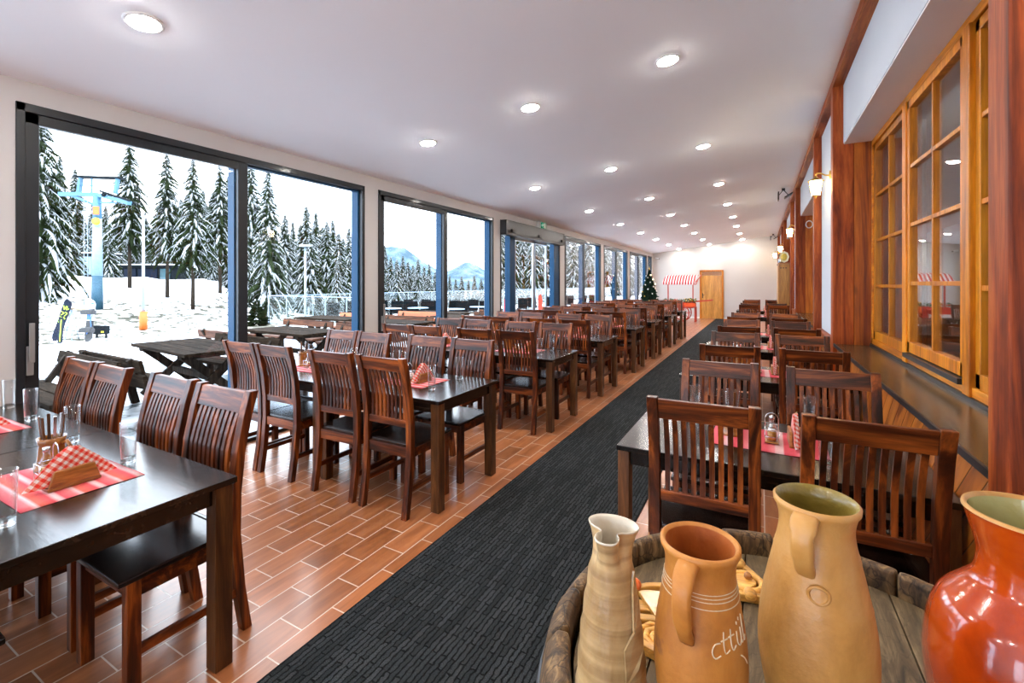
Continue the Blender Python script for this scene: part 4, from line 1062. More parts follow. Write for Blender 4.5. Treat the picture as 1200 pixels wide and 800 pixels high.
# tan jug
jr = jug('clay_jug', 'tall tan clay jug with olive inside and small front handle on the barrel', .069, .772)
hgt = 1.240 - HB
G_OUT = spl([(.046, 0), (.053, .015), (.066, .075), (.0725, .125), (.069, .18), (.058, .238), (.0475, .285), (.0455, .308), (.049, hgt - .008)])
f = MB(); f.lathe(G_OUT + [(.0525, hgt - .003), (.0530, hgt + .003), (.050, hgt + .006)], 56, cap0=True); f.build('jug_body', 'tan_clay', jr)
f = MB(); f.lathe([(.050, hgt + .006), (.0465, hgt + .003), (.043, hgt - .012), (.0425, hgt - .03), (.053, .225), (.065, .14), (.055, .04), (.0005, .02)], 56, cap1=True); f.build('jug_inside', 'olive_glaze', jr)
HA = math.radians(-108); dx_, dy_ = math.cos(HA), math.sin(HA)
f = MB(); handle_strip(f, smooth_pts([(dx_ * r, dy_ * r, z) for r, z in ((.047, hgt - .004), (.060, hgt - .008), (.069, hgt - .026), (.067, hgt - .046), (.058, hgt - .066), (.0475, hgt - .080))]), [.032] * 7 + [.027] * 7 + [.024] * 7, .014, (-dy_, dx_, 0)); f.build('handle', 'tan_clay', jr)
TA = math.radians(-92); zt_ = hgt - .098; rt_ = rad_of(G_OUT, zt_)
f = MB(); f.tube([((rt_ + .001) * math.cos(TA + .20 * math.cos(q)), (rt_ + .001) * math.sin(TA + .20 * math.cos(q)), zt_ + .011 * math.sin(q)) for q in [2 * PI * i / 16 for i in range(16)]], .0022, 6, closed=True); f.build('thumb_print', 'tan_clay', jr)
f = MB()
for z in (.206, .266, .272): f.lathe([(rad_of(G_OUT, z) - .001, z - .0010), (rad_of(G_OUT, z) + .0007, z), (rad_of(G_OUT, z) - .001, z + .0010)], 48)
f.build('groove_rings', 'tan_clay', jr)
# glazed red jar
jr = jug('glazed_jar', 'glossy red-brown glazed jar with flared rim and pale green inside, at the right', .320, .860)
hgt = 1.241 - HB
R_OUT = spl([(.080, 0), (.086, .006), (.101, .03), (.109, .07), (.113, .11), (.111, .144), (.1055, .177), (.0955, .2025), (.080, .2215), (.062, .243), (.0568, .265), (.0575, .285), (.064, .31), (.0695, hgt - .004)])
f = MB(); f.lathe(R_OUT + [(.0715, hgt - .001)], 64, cap0=True); f.build('jar_body', 'red_glaze', jr)
f = MB(); f.lathe([(.0715, hgt - .001), (.0705, hgt + .003), (.067, hgt + .003), (.065, hgt - .002)], 64); f.build('jar_rim', 'tan_clay', jr)
f = MB(); f.lathe([(.065, hgt - .002), (.060, .31), (.053, .285), (.052, .262), (.058, .24), (.09, .20), (.105, .14), (.10, .06), (.0005, .012)], 64, cap1=True); f.build('jar_inside', 'sage_glaze', jr)
# carved wooden ornaments lying on the barrel
r = thing('carved_ornament', 'round carved pale wood ornament with spiral and leaf, between cream pitcher and terracotta jug', 'ornament', (-.150, .895, HB), .35)
f = MB(); f.lathe([(.085, 0), (.098, 0), (.098, .018), (.085, .018), (.085, 0)], 40, smooth=False); f.build('ring_frame', 'carved_wood', r, bevel=.002)
f = MB()
for i in range(9):
    a = -1.0 + i * .13; f.bar((-.02, .0, .010), (-.02 + .07 * math.cos(a + 1.9), .07 * math.sin(a + 1.9), .014), .010, .008)
f.build('leaf_relief', 'carved_wood', r, bevel=.001)
f = MB(); pts = [((.004 + .0045 * t / 3) * math.cos(t * .8) - .03, (.004 + .0045 * t / 3) * math.sin(t * .8) - .05, .012) for t in range(24)]; f.tube(pts, .0055, 8); f.build('spiral_relief', 'carved_wood', r)
f = MB(); f.box(-.09, .09, -.008, .008, .002, .012); f.box(-.006, .006, -.09, .09, .002, .010); f.box(-.055, .03, .02, .05, .002, .010); f.build('cross_bars', 'carved_wood', r, bevel=.002)
f = MB(); f.ball((-.055, .082, .016), .0145, 14); f.build('wooden_bead', 'ornament_orange', r)
r = thing('carved_ornament', 'triangular carved pale wood ornament with turned beads, behind terracotta and tan jugs', 'ornament', (-.045, 1.085, HB), .15)
f = MB(); tri = [(-.075, -.055), (.078, -.045), (.0, .085)]
for i in range(3): f.bar((*tri[i], .009), (*tri[(i + 1) % 3], .009), .013, .016)
f.build('triangle_frame', 'carved_wood', r, bevel=.002)
f = MB(); f.prism([(.030 * math.cos(a) * (1 + .25 * math.cos(3 * a)), -.010 + .033 * math.sin(a)) for a in [2 * PI * i / 24 for i in range(24)]], lambda a, b, d: (a, b, d), .003, .019); f.build('carved_heart', 'carved_wood', r, bevel=.002)
f = MB(); f.tube([(.018 + .03 * math.cos(a), -.01 + .03 * math.sin(a), .015) for a in [2 * PI * i / 18 for i in range(18)]], .007, 8, closed=True); f.build('carved_ring', 'carved_wood', r)
for p in ((.012, .055), (.02, -.048), (-.06, -.052)):
    f = MB(); f.ball((*p, .014), .0135, 12, 1.); f.build('wooden_bead', 'carved_wood', r)
f = MB(); f.ball((.022, .0, .023), .008, 12); f.build('dark_stud', 'holder_wood', r)

# ------------------------------------------------------------------ far end: christmas tree, cart, cabinet
def cone_tree(h, rad, n, seed, name_needles, root, tip=.06):
    rng = random.Random(seed); f = MB()
    for i in range(n):
        t = (i + rng.random()) / n; z = h * (.08 + .90 * t); L_ = rad * (1 - t) ** .85 * rng.uniform(.8, 1.1) + .03; a = i * 2.4 + rng.uniform(-.3, .3)
        for k in range(3):
            aa = a + (k - 1) * .35; p0 = Vector((0, 0, z)); p1 = Vector((L_ * math.cos(aa), L_ * math.sin(aa), z - L_ * .25 + (k == 1) * .02))
            d = p1 - p0; s = Vector((-math.sin(aa), math.cos(aa), 0)) * .05
            f.quad(p0 - s * .3, p0 + d * .5 - s, p1, p0 + d * .5 + s); f.quad(p0, p0 + d * .55 + Vector((0, 0, .035)), p1, p0 + d * .5 - Vector((0, 0, .06)))
    return f.build('foliage', name_needles, root)
r = thing('christmas_tree', 'decorated christmas tree in front of the end wall near the windows', 'christmas tree', (-3.77, 18.0, 0))
cone_tree(2.1, .58, 420, 3, 'xmas_needles', r)
f = MB(); f.tube([(0, 0, .02), (0, 0, 1.9)], .03, 8, r_end=.008); f.build('trunk', 'bark', r)
f = MB(); f.lathe([(.13, 0), (.16, .02), (.18, .2), (.165, .2), (.0005, .18)], 16, cap0=True, cap1=True); f.build('pot', 'cart_red', r)
f = MB(); f.lathe([(.0005, 2.04), (.03, 2.10), (.012, 2.16), (.0005, 2.22)], 8, cap0=True, cap1=True); f.build('tree_topper', 'bauble_gold', r)
rng = random.Random(11)
for i in range(54):
    t = (i + .5) / 54; z = .25 + 1.7 * t; L_ = .55 * (1 - (z - .17) / 1.95) ** .85 + .02; a = i * 2.4
    f = MB(); f.ball((L_ * math.cos(a), L_ * math.sin(a), z - L_ * .28), .024 if i % 3 else .03, 8); f.build('bauble', ('bauble_red', 'bauble_white', 'string_light', 'bauble_gold', 'bauble_white')[i % 5], r)

r = thing('market_cart', 'red flower cart with red and white striped awning by the end wall', 'cart', (-2.86, 19.6, 0))
f = MB()
for x in (-.485, .475): f.box(x - .02, x + .02, -.02, .02, .55, 1.78); 
f.box(-.60, .60, -.025, .025, 1.50, 1.535)
f.build('awning_post', 'cart_red', r)
f = MB(); prev = None; nX = 44
for i in range(nX + 1):
    x = -.66 + 1.22 * i / nX; sc_ = .02 * abs(math.sin(i * PI / 4))
    c = [f.bm.verts.new((x + .16, .33, 1.90)), f.bm.verts.new((x + .06, .05, 1.86)), f.bm.verts.new((x, -.33, 1.60)), f.bm.verts.new((x, -.34, 1.52 - sc_))]
    if prev:
        for t in range(3): f.bm.faces.new((prev[t], prev[t + 1], c[t + 1], c[t]))
    prev = c
o = f.build('awning', 'awning_stripes', r); sl = o.modifiers.new('cloth', 'SOLIDIFY'); sl.thickness = .004
f = MB()
for x in (-.63, .6): f.bar((x, -.33, 1.585), (x + .16, .33, 1.885), .03, .03); f.bar((x, -.02, 1.52), (x + .08, .0, 1.75), .025, .025)
f.build('awning_frame', 'cart_red', r)
f = MB(); f.box(-.6, .5, -.28, .30, .56, .60); f.box(-.6, -.57, -.28, .3, .6, .78); f.box(-.6, .5, .27, .30, .6, .78); f.box(-.6, .2, -.28, -.25, .6, .78); f.build('cart_bed', 'cart_red', r)
f = MB(); f.box(.18, .62, -.36, -.14, .62, .78); f.build('flower_box', 'box_orange', r)
f = MB()
for y in (-.22, .22): f.bar((-.6, y, .70), (1.20, y, .89), .035, .045)
f.build('handle_shaft', 'cart_red', r)
f = MB()
for y in (-.1, .2): f.box(.54, .60, y - .03, y + .03, 0, .6)
f.build('prop_leg', 'cart_red', r)
for y in (-.34, .36):
    f = MB(); f.tube([(.03 + .34 * math.cos(a), y, .36 + .34 * math.sin(a)) for a in [2 * PI * i / 28 for i in range(28)]], .022, 8, closed=True)
    for k in range(8): f.bar((.03, y, .36), (.03 + .34 * math.cos(PI / 4 * k), y, .36 + .34 * math.sin(PI / 4 * k)), .022, .022, up=(0, 1, 0))
    f.tube([(.03, y - .04, .36), (.03, y + .04, .36)], .05, 10); f.build('wheel', 'cart_red', r)
f = MB(); f.tube([(.03, -.34, .36), (.03, .36, .36)], .02, 8); f.box(-.05, .11, -.2, .2, .36, .57); f.build('axle', 'cart_red', r)
def plant(f, c, w, h, n, rng, lf=.07):
    for i in range(n):
        x, y = rng.uniform(-w, w), rng.uniform(-.11, .11); z = rng.uniform(0, h); a = rng.uniform(0, 6.28); e = rng.uniform(.2, .9)
        p = Vector((c[0] + x, c[1] + y, c[2] + z)); d = Vector((math.cos(a) * e, math.sin(a) * e, rng.uniform(-.2, .8))).normalized() * lf; s = Vector((-math.sin(a), math.cos(a), 0)) * lf * .35
        f.quad(p, p + d * .5 + s, p + d, p + d * .5 - s)
rng = random.Random(5)
f = MB(); plant(f, (.40, -.25, .76), .24, .17, 170, rng); plant(f, (-.35, 0, .78), .3, .12, 110, rng); plant(f, (-.05, -.02, .78), .25, .1, 60, rng); f.build('foliage', 'leaf_green', r)
f = MB()
for i in range(26): f.ball((.40 + rng.uniform(-.22, .22), -.25 + rng.uniform(-.12, .06), .80 + rng.uniform(0, .14)), .018, 8)
f.build('yellow_blossoms', 'flower_yellow', r)
f = MB()
for i in range(10): f.ball((-.35 + rng.uniform(-.26, .2), -.02 + rng.uniform(-.1, .06), .84 + rng.uniform(0, .06)), .02, 8)
f.build('red_blossoms', 'flower_red', r)

r = thing('pine_cabinet', 'tall yellow pine cabinet standing against the timber wall', 'cabinet', (.415, 13.42, 0))
f = MB(); f.box(0, .235, 0, .95, .05, 2.04); f.build('carcass', 'cabinet_wood', r, bevel=.004)
f = MB(); f.box(-.02, .24, -.02, .97, 2.04, 2.075); f.build('cornice', 'holder_wood', r, bevel=.006)
f = MB(); f.box(.01, .225, .02, .93, 0, .05); f.build('plinth', 'holder_wood', r)
for k in range(2):
    f = MB(); f.box(-.018, .0, .02 + k * .46, .47 + k * .46, .08, 2.01); d = f.build('door', 'cabinet_wood', r, bevel=.004)
    f = MB(); f.ball((-.03, .42 + k * .11, 1.05), .014, 10); f.build('knob', 'black_plastic', d)
f = MB()
for k in range(3): f.box(.03 + k * .055, .06 + k * .055, -.004, .0, 1.93, 1.955)
f.build('vent_holes', 'black_plastic', r)
zt = 2.0755
r = thing('decorative_plate', 'octagonal cream and yellow plate leaning on top of the pine cabinet', 'plate', (.535, 13.54, zt), 0)
mt = Matrix.Translation((0, 0, .152)) @ Matrix.Rotation(math.radians(-12), 4, 'X')
def pl(rr, z, a):
    v = mt @ Vector((rr * .72 * math.cos(a), z, rr * math.sin(a))); return tuple(v)
f = MB(); f.lathe([(.0005, .012), (.10, .010), (.155, -.006), (.155, .002), (.10, .018), (.0005, .02)], 8, fn=pl, smooth=False, cap0=True, cap1=True); f.build('rim', 'plate_cream', r)
f = MB(); f.lathe([(.0005, .004), (.095, .004), (.095, .012), (.0005, .012)], 20, fn=pl, cap0=True, cap1=True); f.build('painted_centre', 'plate_yellow', r)
r = thing('coffee_grinder', 'small grey and black ornament with a red spot on the cabinet top', 'ornament', (.455, 13.64, zt))
f = MB(); f.lathe([(.05, 0), (.055, .01), (.055, .10), (.045, .12), (.0005, .12)], 14, cap0=True, cap1=True); f.build('base', 'steel', r)
f = MB(); f.lathe([(.03, .12), (.05, .16), (.045, .22), (.0005, .25)], 14, cap0=True, cap1=True); f.build('hopper', 'black_plastic', r)
f = MB(); f.ball((-.005, -.055, .14), .028, 10); f.build('red_knob', 'flower_red', r)
f = MB(); f.bar((0, 0, .24), (.04, 0, .30), .012, .012); f.build('crank', 'steel', r)

# ------------------------------------------------------------------ outside: terrain, terrace, trees, lift, furniture
TZ = -.13
def on_terrace(x, y): return x > -11.2 or (y > 10 and x > -17.1)
def smooth(t): t = max(0, min(1, t)); return t * t * (3 - 2 * t)
def terr(x, y):
    d = -4.4 - x
    if on_terrace(x, y): return -.35
    q = y / max(1., -x); fall = smooth((q - .5) / .4)
    base = -.30 - .25 * smooth((d - 6) / 8) + 2.5 * smooth((d - 17) / 26) * (1 - fall) - fall * (.4 + 3.6 * smooth((d - 20) / 30))
    amp = .25 * smooth((d - 12) / 10)
    base += amp * (mnoise.noise((x * .35, y * .35, 1.7)) + .5 * mnoise.noise((x * .9, y * .9, 4.2)))
    base += max(0, d - 70) * .07 * (1 - fall)
    return base
f = MB(); xs = [-4.6, -7, -11.1, -11.3]; x = -11.8
while x > -46: xs.append(x); x -= .55
while x > -140: xs.append(x); x -= 3.
ys = []; y = -30
while y < 46: ys.append(y); y += .6 if y > -4 else 2.
while y < 170: ys.append(y); y += 4.
grid = [[f.bm.verts.new((x, y, terr(x, y))) for y in ys] for x in xs]
for i in range(len(xs) - 1):
    for j in range(len(ys) - 1): f.bm.faces.new((grid[i][j], grid[i][j + 1], grid[i + 1][j + 1], grid[i + 1][j])).smooth = True
o = f.build('snowy_ground', 'snow_field', fix=False); struct(o, 'snow covered slope outside with tufts and stones showing through'); o['category'] = 'ground'
at_ = o.data.attributes.new('bare', 'FLOAT', 'POINT')
for i, v in enumerate(o.data.vertices):
    d = -4.4 - v.co.x; at_.data[i].value = smooth((d - 14) / 4) * (1 - .55 * smooth((d - 26) / 8)) if d < 45 else .45
f = MB(); f.box(-11.2, XL - .2, -12, 60, TZ - .1, TZ); f.box(-17.0, -11.2, 10.2, 60, TZ - .1, TZ); o = f.build('terrace', 'terrace_pavers'); struct(o, 'wet paved terrace with patches of snow outside the windows'); o['category'] = 'terrace'
f = MB(); f.box(-4.55, 40, -60, Y0 - .25, -.4, -.12); o = f.build('snowy_yard', 'snow'); struct(o, 'snowy yard behind the viewer'); o['category'] = 'ground'
# mountain ridge far off
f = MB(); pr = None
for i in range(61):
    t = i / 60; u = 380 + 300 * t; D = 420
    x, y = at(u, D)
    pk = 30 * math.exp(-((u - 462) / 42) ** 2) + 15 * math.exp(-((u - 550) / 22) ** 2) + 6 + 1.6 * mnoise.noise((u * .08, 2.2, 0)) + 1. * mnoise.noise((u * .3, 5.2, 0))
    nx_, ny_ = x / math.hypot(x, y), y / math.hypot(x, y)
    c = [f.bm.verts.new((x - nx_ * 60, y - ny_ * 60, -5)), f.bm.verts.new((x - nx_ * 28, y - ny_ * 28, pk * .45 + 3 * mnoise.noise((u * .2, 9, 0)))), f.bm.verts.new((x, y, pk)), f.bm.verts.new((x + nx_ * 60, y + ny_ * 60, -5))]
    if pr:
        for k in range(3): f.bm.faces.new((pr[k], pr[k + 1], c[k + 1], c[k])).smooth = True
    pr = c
o = f.build('mountain', 'hazy_snowy_mountain'); struct(o, 'snow covered mountain ridge, coloured pale for haze, far beyond the trees'); o['category'] = 'mountain'

# spruces under snow
def spruce(seed, h, bare, spread, dens):
    rng = random.Random(seed); r = thing('snowy_spruce', '', 'tree')
    f = MB(); bend = rng.uniform(-.02, .02)
    f.tube([(bend * h * t * t, 0, h * t) for t in (0, .2, .4, .6, .8, .97)], h * .0125, 7, r_end=.01); f.build('trunk', 'bark', r)
    gq, sq = MB(), MB()
    nb = int(dens)
    for i in range(nb):
        t = ((i + rng.random() * .9) / nb) ** 1.1
        z = h * (bare + (1 - bare) * (1 - t)) * .985   # from the top down
        tt = 1 - (z / h - bare) / (1 - bare)
        Lb = h * spread * (tt ** .78) * rng.uniform(.5, 1.2) * (1 - .35 * max(0, tt - .85) / .15) + .10
        a = i * 2.39996 + rng.uniform(-.6, .6); ca, sa = math.cos(a), math.sin(a)
        droop = rng.uniform(.35, .85) + .25 * tt
        ns_ = 5; pts = []; sway = rng.uniform(-.25, .25)
        for k in range(ns_ + 1):
            s = k / ns_; rr = Lb * s * (1 - .14 * s); aa = a + sway * s
            pts.append(Vector((math.cos(aa) * rr, math.sin(aa) * rr, z + Lb * (.14 * s - droop * s * s))))
        sd = Vector((-sa, ca, 0)); wb = .085 * Lb + .05
        def strip(q, p0, p1, w0, w1, dz, s_):
            q.quad(p0, p1, p1 + s_ * w1 - Vector((0, 0, dz * rng.uniform(.7, 1.5))), p0 + s_ * w0 - Vector((0, 0, dz * rng.uniform(.7, 1.5))))
        snowy = rng.random() < .82
        for k in range(ns_):
            s0, s1 = k / ns_, (k + 1) / ns_; w0 = wb * math.sin(PI * (.12 + .84 * s0)); w1 = wb * math.sin(PI * (.12 + .84 * s1)) if k < ns_ - 1 else .01
            for sg in (-1, 1): strip(gq, pts[k], pts[k + 1], w0 * .8, w1 * .8, w0 * 1.0, sd * sg)
            for sg in (-1, 1):
                for rep in range(2):
                    if rng.random() < .85 and k > 0:
                        b0 = pts[k].lerp(pts[k + 1], .5 * rep)
                        tl = wb * rng.uniform(1.2, 2.8) * (1 - .45 * s0); d = (pts[k + 1] - pts[k]).normalized(); e = b0 + (d * rng.uniform(.3, .8) + sd * sg * rng.uniform(.5, 1.) + Vector((0, 0, -rng.uniform(.6, 1.4)))) * tl * .7
                        m_ = (b0 + e) / 2 + Vector((0, 0, tl * .08)); wd = tl * .20
                        gq.quad(b0, m_ + d * wd - Vector((0, 0, wd)), e, m_ - d * wd - Vector((0, 0, wd)))
                        if snowy and rng.random() < .8:
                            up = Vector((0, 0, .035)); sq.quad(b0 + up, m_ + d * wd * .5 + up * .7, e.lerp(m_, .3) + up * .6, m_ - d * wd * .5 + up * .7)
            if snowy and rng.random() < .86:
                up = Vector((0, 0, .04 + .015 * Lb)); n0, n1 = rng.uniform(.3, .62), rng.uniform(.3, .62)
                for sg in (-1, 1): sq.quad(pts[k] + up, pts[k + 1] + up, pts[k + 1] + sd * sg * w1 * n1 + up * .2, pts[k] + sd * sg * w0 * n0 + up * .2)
    # dense dark heart of the crown
    prof = [(.02, h * .95)] + [(h * spread * .24 * (q ** .8), h * (bare + (1 - bare) * (1 - q)) - h * .03 * (k % 2)) for k, q in enumerate([i_ / 14 for i_ in range(1, 14)])] + [(.05, h * bare + .1)]
    gq.lathe(prof, 9, fn=lambda rr, zz, an: (rr * math.cos(an) * (1 + .4 * mnoise.noise((an * 2, zz * 1.3, seed))), rr * math.sin(an) * (1 + .4 * mnoise.noise((an * 2 + 9, zz * 1.3, seed))), zz), smooth=False)
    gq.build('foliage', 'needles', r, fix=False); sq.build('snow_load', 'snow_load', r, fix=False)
    return r
PRO = [(1, 11., .06, .20, 300), (2, 12., .30, .17, 210), (3, 10., .02, .24, 300), (4, 13., .10, .17, 320), (5, 9., .03, .26, 260)]
SPR = [spruce(*p) for p in PRO]; sp_used = [False] * 5
PLACED = []
KEEP = [(*at(60, 43), 2.6), (*at(80, 43), 2.6), (*at(103, 43), 2.6), (*at(118, 43), 2.2), (*at(152, 39), 2.), (*at(173, 39), 2.), (*at(196, 39), 2.), (*at(181, 61), 2.2), (*at(114, 24), 2.)]
def tree(u, vtop, D, k, label, group=None):
    best = None
    D0 = max(D, 22.5 * 607 / (891 - u)) if u > 586 else D
    for f_ in ((1,) if not group else (1, 1.08, .93, 1.16, .86, 1.25, 1.35, 1.46, 1.58, .8, 1.7, 1.85, 2., 2.2, 2.4, 2.7, 3.)):
        D = D0 * f_
        if D < D0 and (u > 586 or D < 30): continue
        x, y = at(u, D); zb = terr(x, y) - .05; h = zat(vtop, D) - zb; s = h / PRO[k][1]
        if h < 3.2: continue
        rr = h * PRO[k][3] * .95
        pen = sum(max(0, rr + r2 - math.hypot(x - x2, y - y2)) for x2, y2, r2 in PLACED)
        if group: pen += sum(max(0, rr + r2 - math.hypot(x - x2, y - y2)) for x2, y2, r2 in KEEP)
        if best is None or pen < best[0] - .05: best = (pen, x, y, zb, s, rr)
        if pen < .02: break
    pen, x, y, zb, s, rr = best
    if group and pen > 1.2: return None
    PLACED.append((x, y, rr))
    if not sp_used[k]:
        sp_used[k] = True; r = SPR[k]; r.location = (x, y, zb); r.rotation_euler = (0, 0, random.uniform(0, 6)); r.scale = (s,) * 3; r['label'] = label
        if group: r['group'] = group
        return r
    return dup(SPR[k], (x, y, zb), random.uniform(0, 6.28), label, group, s)
tree(46, 110, 25, 0, 'big snowy spruce at the left edge of the first window')
tree(70, 182, 52, 3, 'slim snowy spruce left of the ski lift mast, nearer the big one'); tree(88, 196, 56, 3, 'slim snowy spruce directly behind the ski lift mast')
tree(152, 160, 31, 1, 'snowy spruce with long bare trunk right of the ski lift mast')
tree(196, 178, 30, 1, 'snowy spruce with bare trunk in front of the dark hut, leftmost of three'); tree(226, 184, 27, 1, 'snowy spruce with bare trunk before the dark hut, middle of three'); tree(258, 190, 34, 1, 'snowy spruce with bare trunk before the dark hut, rightmost of three')
tree(314, 196, 25, 3, 'tall snowy spruce at the left of the second window pane'); tree(294, 182, 42, 0, 'tall snowy spruce hidden behind the first window mullion')
G1 = 'snowy spruces of the wood behind the ski lift'
for u, v, D, k in ((146, 262, 62, 2), (158, 255, 66, 3), (170, 248, 68, 0), (186, 240, 64, 2), (200, 228, 62, 0), (212, 232, 66, 2), (228, 226, 58, 0), (240, 240, 64, 2), (252, 222, 56, 0), (264, 232, 60, 2), (276, 226, 58, 0), (110, 235, 62, 2), (124, 240, 64, 0), (136, 252, 60, 2), (92, 232, 60, 0), (76, 222, 62, 2), (218, 296, 44, 4), (233, 292, 42, 4), (250, 290, 40, 4), (270, 286, 38, 4), (30, 190, 60, 0), (55, 225, 52, 2), (62, 250, 36, 2), (80, 240, 40, 4), (100, 262, 55, 4), (118, 245, 58, 0), (128, 262, 38, 4), (140, 280, 56, 2), (162, 270, 60, 4), (172, 285, 62, 3), (183, 258, 55, 0), (205, 235, 48, 2), (214, 250, 60, 4), (238, 222, 42, 2), (246, 235, 58, 0), (268, 205, 38, 2), (280, 225, 50, 4), (285, 262, 34, 2)):
    tree(u, v, D, k, 'snow laden spruce in the wood behind the ski lift and huts', G1)
G2 = 'snowy spruces beyond the glass balustrade'
for u, v, D, k in ((322, 262, 40, 2), (334, 250, 46, 4), (343, 258, 60, 3), (352, 262, 50, 2), (359, 240, 44, 0), (364, 270, 38, 4), (370, 247, 48, 3), (378, 264, 55, 2), (383, 258, 46, 0), (390, 256, 50, 3), (397, 272, 42, 4), (402, 278, 52, 2), (409, 266, 50, 0), (420, 280, 60, 2), (432, 282, 60, 4), (444, 278, 64, 0), (328, 300, 32, 4), (345, 305, 34, 2), (375, 300, 34, 4), (395, 305, 36, 2)):
    tree(u, v, D, k, 'snow laden spruce beyond the glass balustrade, second window', G2)
G3 = 'snowy spruces on the distant slope'
for u, v, D, k in ((451, 286, 66, 3), (458, 300, 70, 0), (465, 303, 66, 2), (472, 299, 72, 3), (478, 306, 68, 4), (484, 309, 75, 2), (490, 302, 70, 0), (497, 311, 75, 2), (503, 307, 72, 3), (510, 318, 80, 4), (517, 322, 80, 2), (527, 322, 85, 0), (534, 326, 88, 2), (541, 323, 90, 4), (549, 327, 90, 0), (556, 322, 88, 2), (564, 326, 86, 4), (572, 318, 80, 0), (580, 310, 75, 2)):
    tree(u, v, D, k, 'snowy spruce on the distant slope below the mountain', G3)
G4 = 'snowy spruces beyond the entrance door'
for u, v, D, k in ((588, 262, 58, 2), (594, 255, 60, 0), (601, 268, 50, 2), (607, 250, 60, 4), (613, 260, 52, 2), (619, 246, 62, 0), (626, 258, 54, 2), (633, 250, 60, 4), (640, 262, 52, 0), (647, 252, 60, 2), (655, 262, 55, 4), (664, 262, 58, 2), (672, 268, 52, 0), (681, 262, 60, 2), (690, 270, 56, 4), (700, 266, 60, 0), (712, 274, 62, 2), (724, 272, 66, 4), (736, 276, 66, 2), (748, 280, 70, 0), (760, 284, 74, 2), (598, 300, 42, 4), (615, 302, 44, 2), (632, 300, 45, 4), (650, 300, 46, 2), (670, 300, 46, 4), (690, 302, 50, 2)):
    tree(u, v, D, k, 'snow laden spruce seen through the entrance door or the farther windows', G4)

def gz(u, D): x, y = at(u, D); return x, y, terr(x, y)
# ski lift mast
x, y, z = gz(114, 24); r = thing('ski_lift_mast', 'blue ski lift mast with cross arms outside the first window', 'lift mast', (x, y, z - .05), YAW + .15)
H_ = zat(228, 24) - z
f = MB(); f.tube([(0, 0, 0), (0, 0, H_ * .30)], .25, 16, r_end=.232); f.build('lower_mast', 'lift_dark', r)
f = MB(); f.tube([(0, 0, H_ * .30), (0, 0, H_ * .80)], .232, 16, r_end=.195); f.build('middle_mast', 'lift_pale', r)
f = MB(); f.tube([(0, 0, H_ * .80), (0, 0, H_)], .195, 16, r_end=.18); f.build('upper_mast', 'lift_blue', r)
f = MB(); f.bar((-1.75, 0, H_ + .02), (0, 0, H_ + .06), .22, .20); f.bar((0, 0, H_ + .06), (1.9, -.6, H_ - .45), .22, .20); f.bar((-1.2, 0, H_ - .02), (0, 0, H_ - .55), .1, .12); f.bar((.0, 0, H_ - .35), (1.0, -.2, H_ - .40), .1, .1); f.build('cross_arm', 'lift_blue', r)
f = MB(); f.bar((-1.0, .2, H_ + .1), (-.9, .2, H_ + .95), .22, .12); f.bar((.72, .2, H_ + .15), (.85, .2, H_ + .98), .2, .12); f.bar((-1.0, .2, H_ + .55), (.8, .2, H_ + .6), .06, .06); f.bar((-.4, .2, H_ + .1), (-.4, .2, H_ + .95), .06, .06); f.build('work_frame', 'lift_blue', r)
f = MB(); f.box(-1.15, 1.05, .0, .45, H_ + .95, H_ + 1.04); f.build('roof_plate', 'cabin_dark', r)
f = MB()
for s in range(6): f.tube([(.5 + s * .26, -.33, H_ - .0 - s * .08), (.5 + s * .26, -.21, H_ - .0 - s * .08)], .11, 12)
f.bar((.3, -.27, H_ + .2), (2.0, -.75, H_ - .35), .08, .1); f.build('sheave_train', 'cabin_dark', r)
f = MB()
for s in (-.55, -.38): f.tube([(s, -.1, 0.2), (s, -.1, H_ - .2)], .018, 6)
k_ = 0
while .4 + k_ * .3 < H_ - .3: f.tube([(-.55, -.1, .4 + k_ * .3), (-.38, -.1, .4 + k_ * .3)], .014, 6); k_ += 1
f.build('ladder', 'galvanised', r)
f = MB(); f.box(-.04, .24, -.25, -.22, H_ * .83, H_ * .83 + .42); f.build('orange_sign', 'safety_orange', r)
f = MB(); f.lathe([(.0005, 0), (.2, 0), (.2, .03), (.0005, .03)], 16, fn=lambda rr, zz, a: (.12 + rr * math.cos(a), -.28 + zz, H_ * .77 + rr * math.sin(a)), cap0=True, cap1=True); f.build('yellow_sign', 'signal_yellow', r)
# small floodlight pole and orange padded pole
x, y, z = gz(168, 20); r = thing('padded_pole', 'slim pale pole with orange safety pad in the snow', 'pole', (x, y, z - .05))
f = MB(); f.tube([(0, 0, 0), (0, 0, zat(252, 20) - z)], .065, 10, r_end=.05); f.build('pole', 'galvanised', r)
f = MB(); f.tube([(0, 0, .06), (0, 0, .86)], .15, 14); f.build('orange_pad', 'safety_orange', r)
f = MB(); f.bar((-.2, 0, zat(252, 20) - z), (.5, 0, zat(252, 20) - z), .05, .05); f.box(.3, .6, -.1, .1, zat(252, 20) - z - .12, zat(252, 20) - z); f.build('lamp_arm', 'galvanised', r)
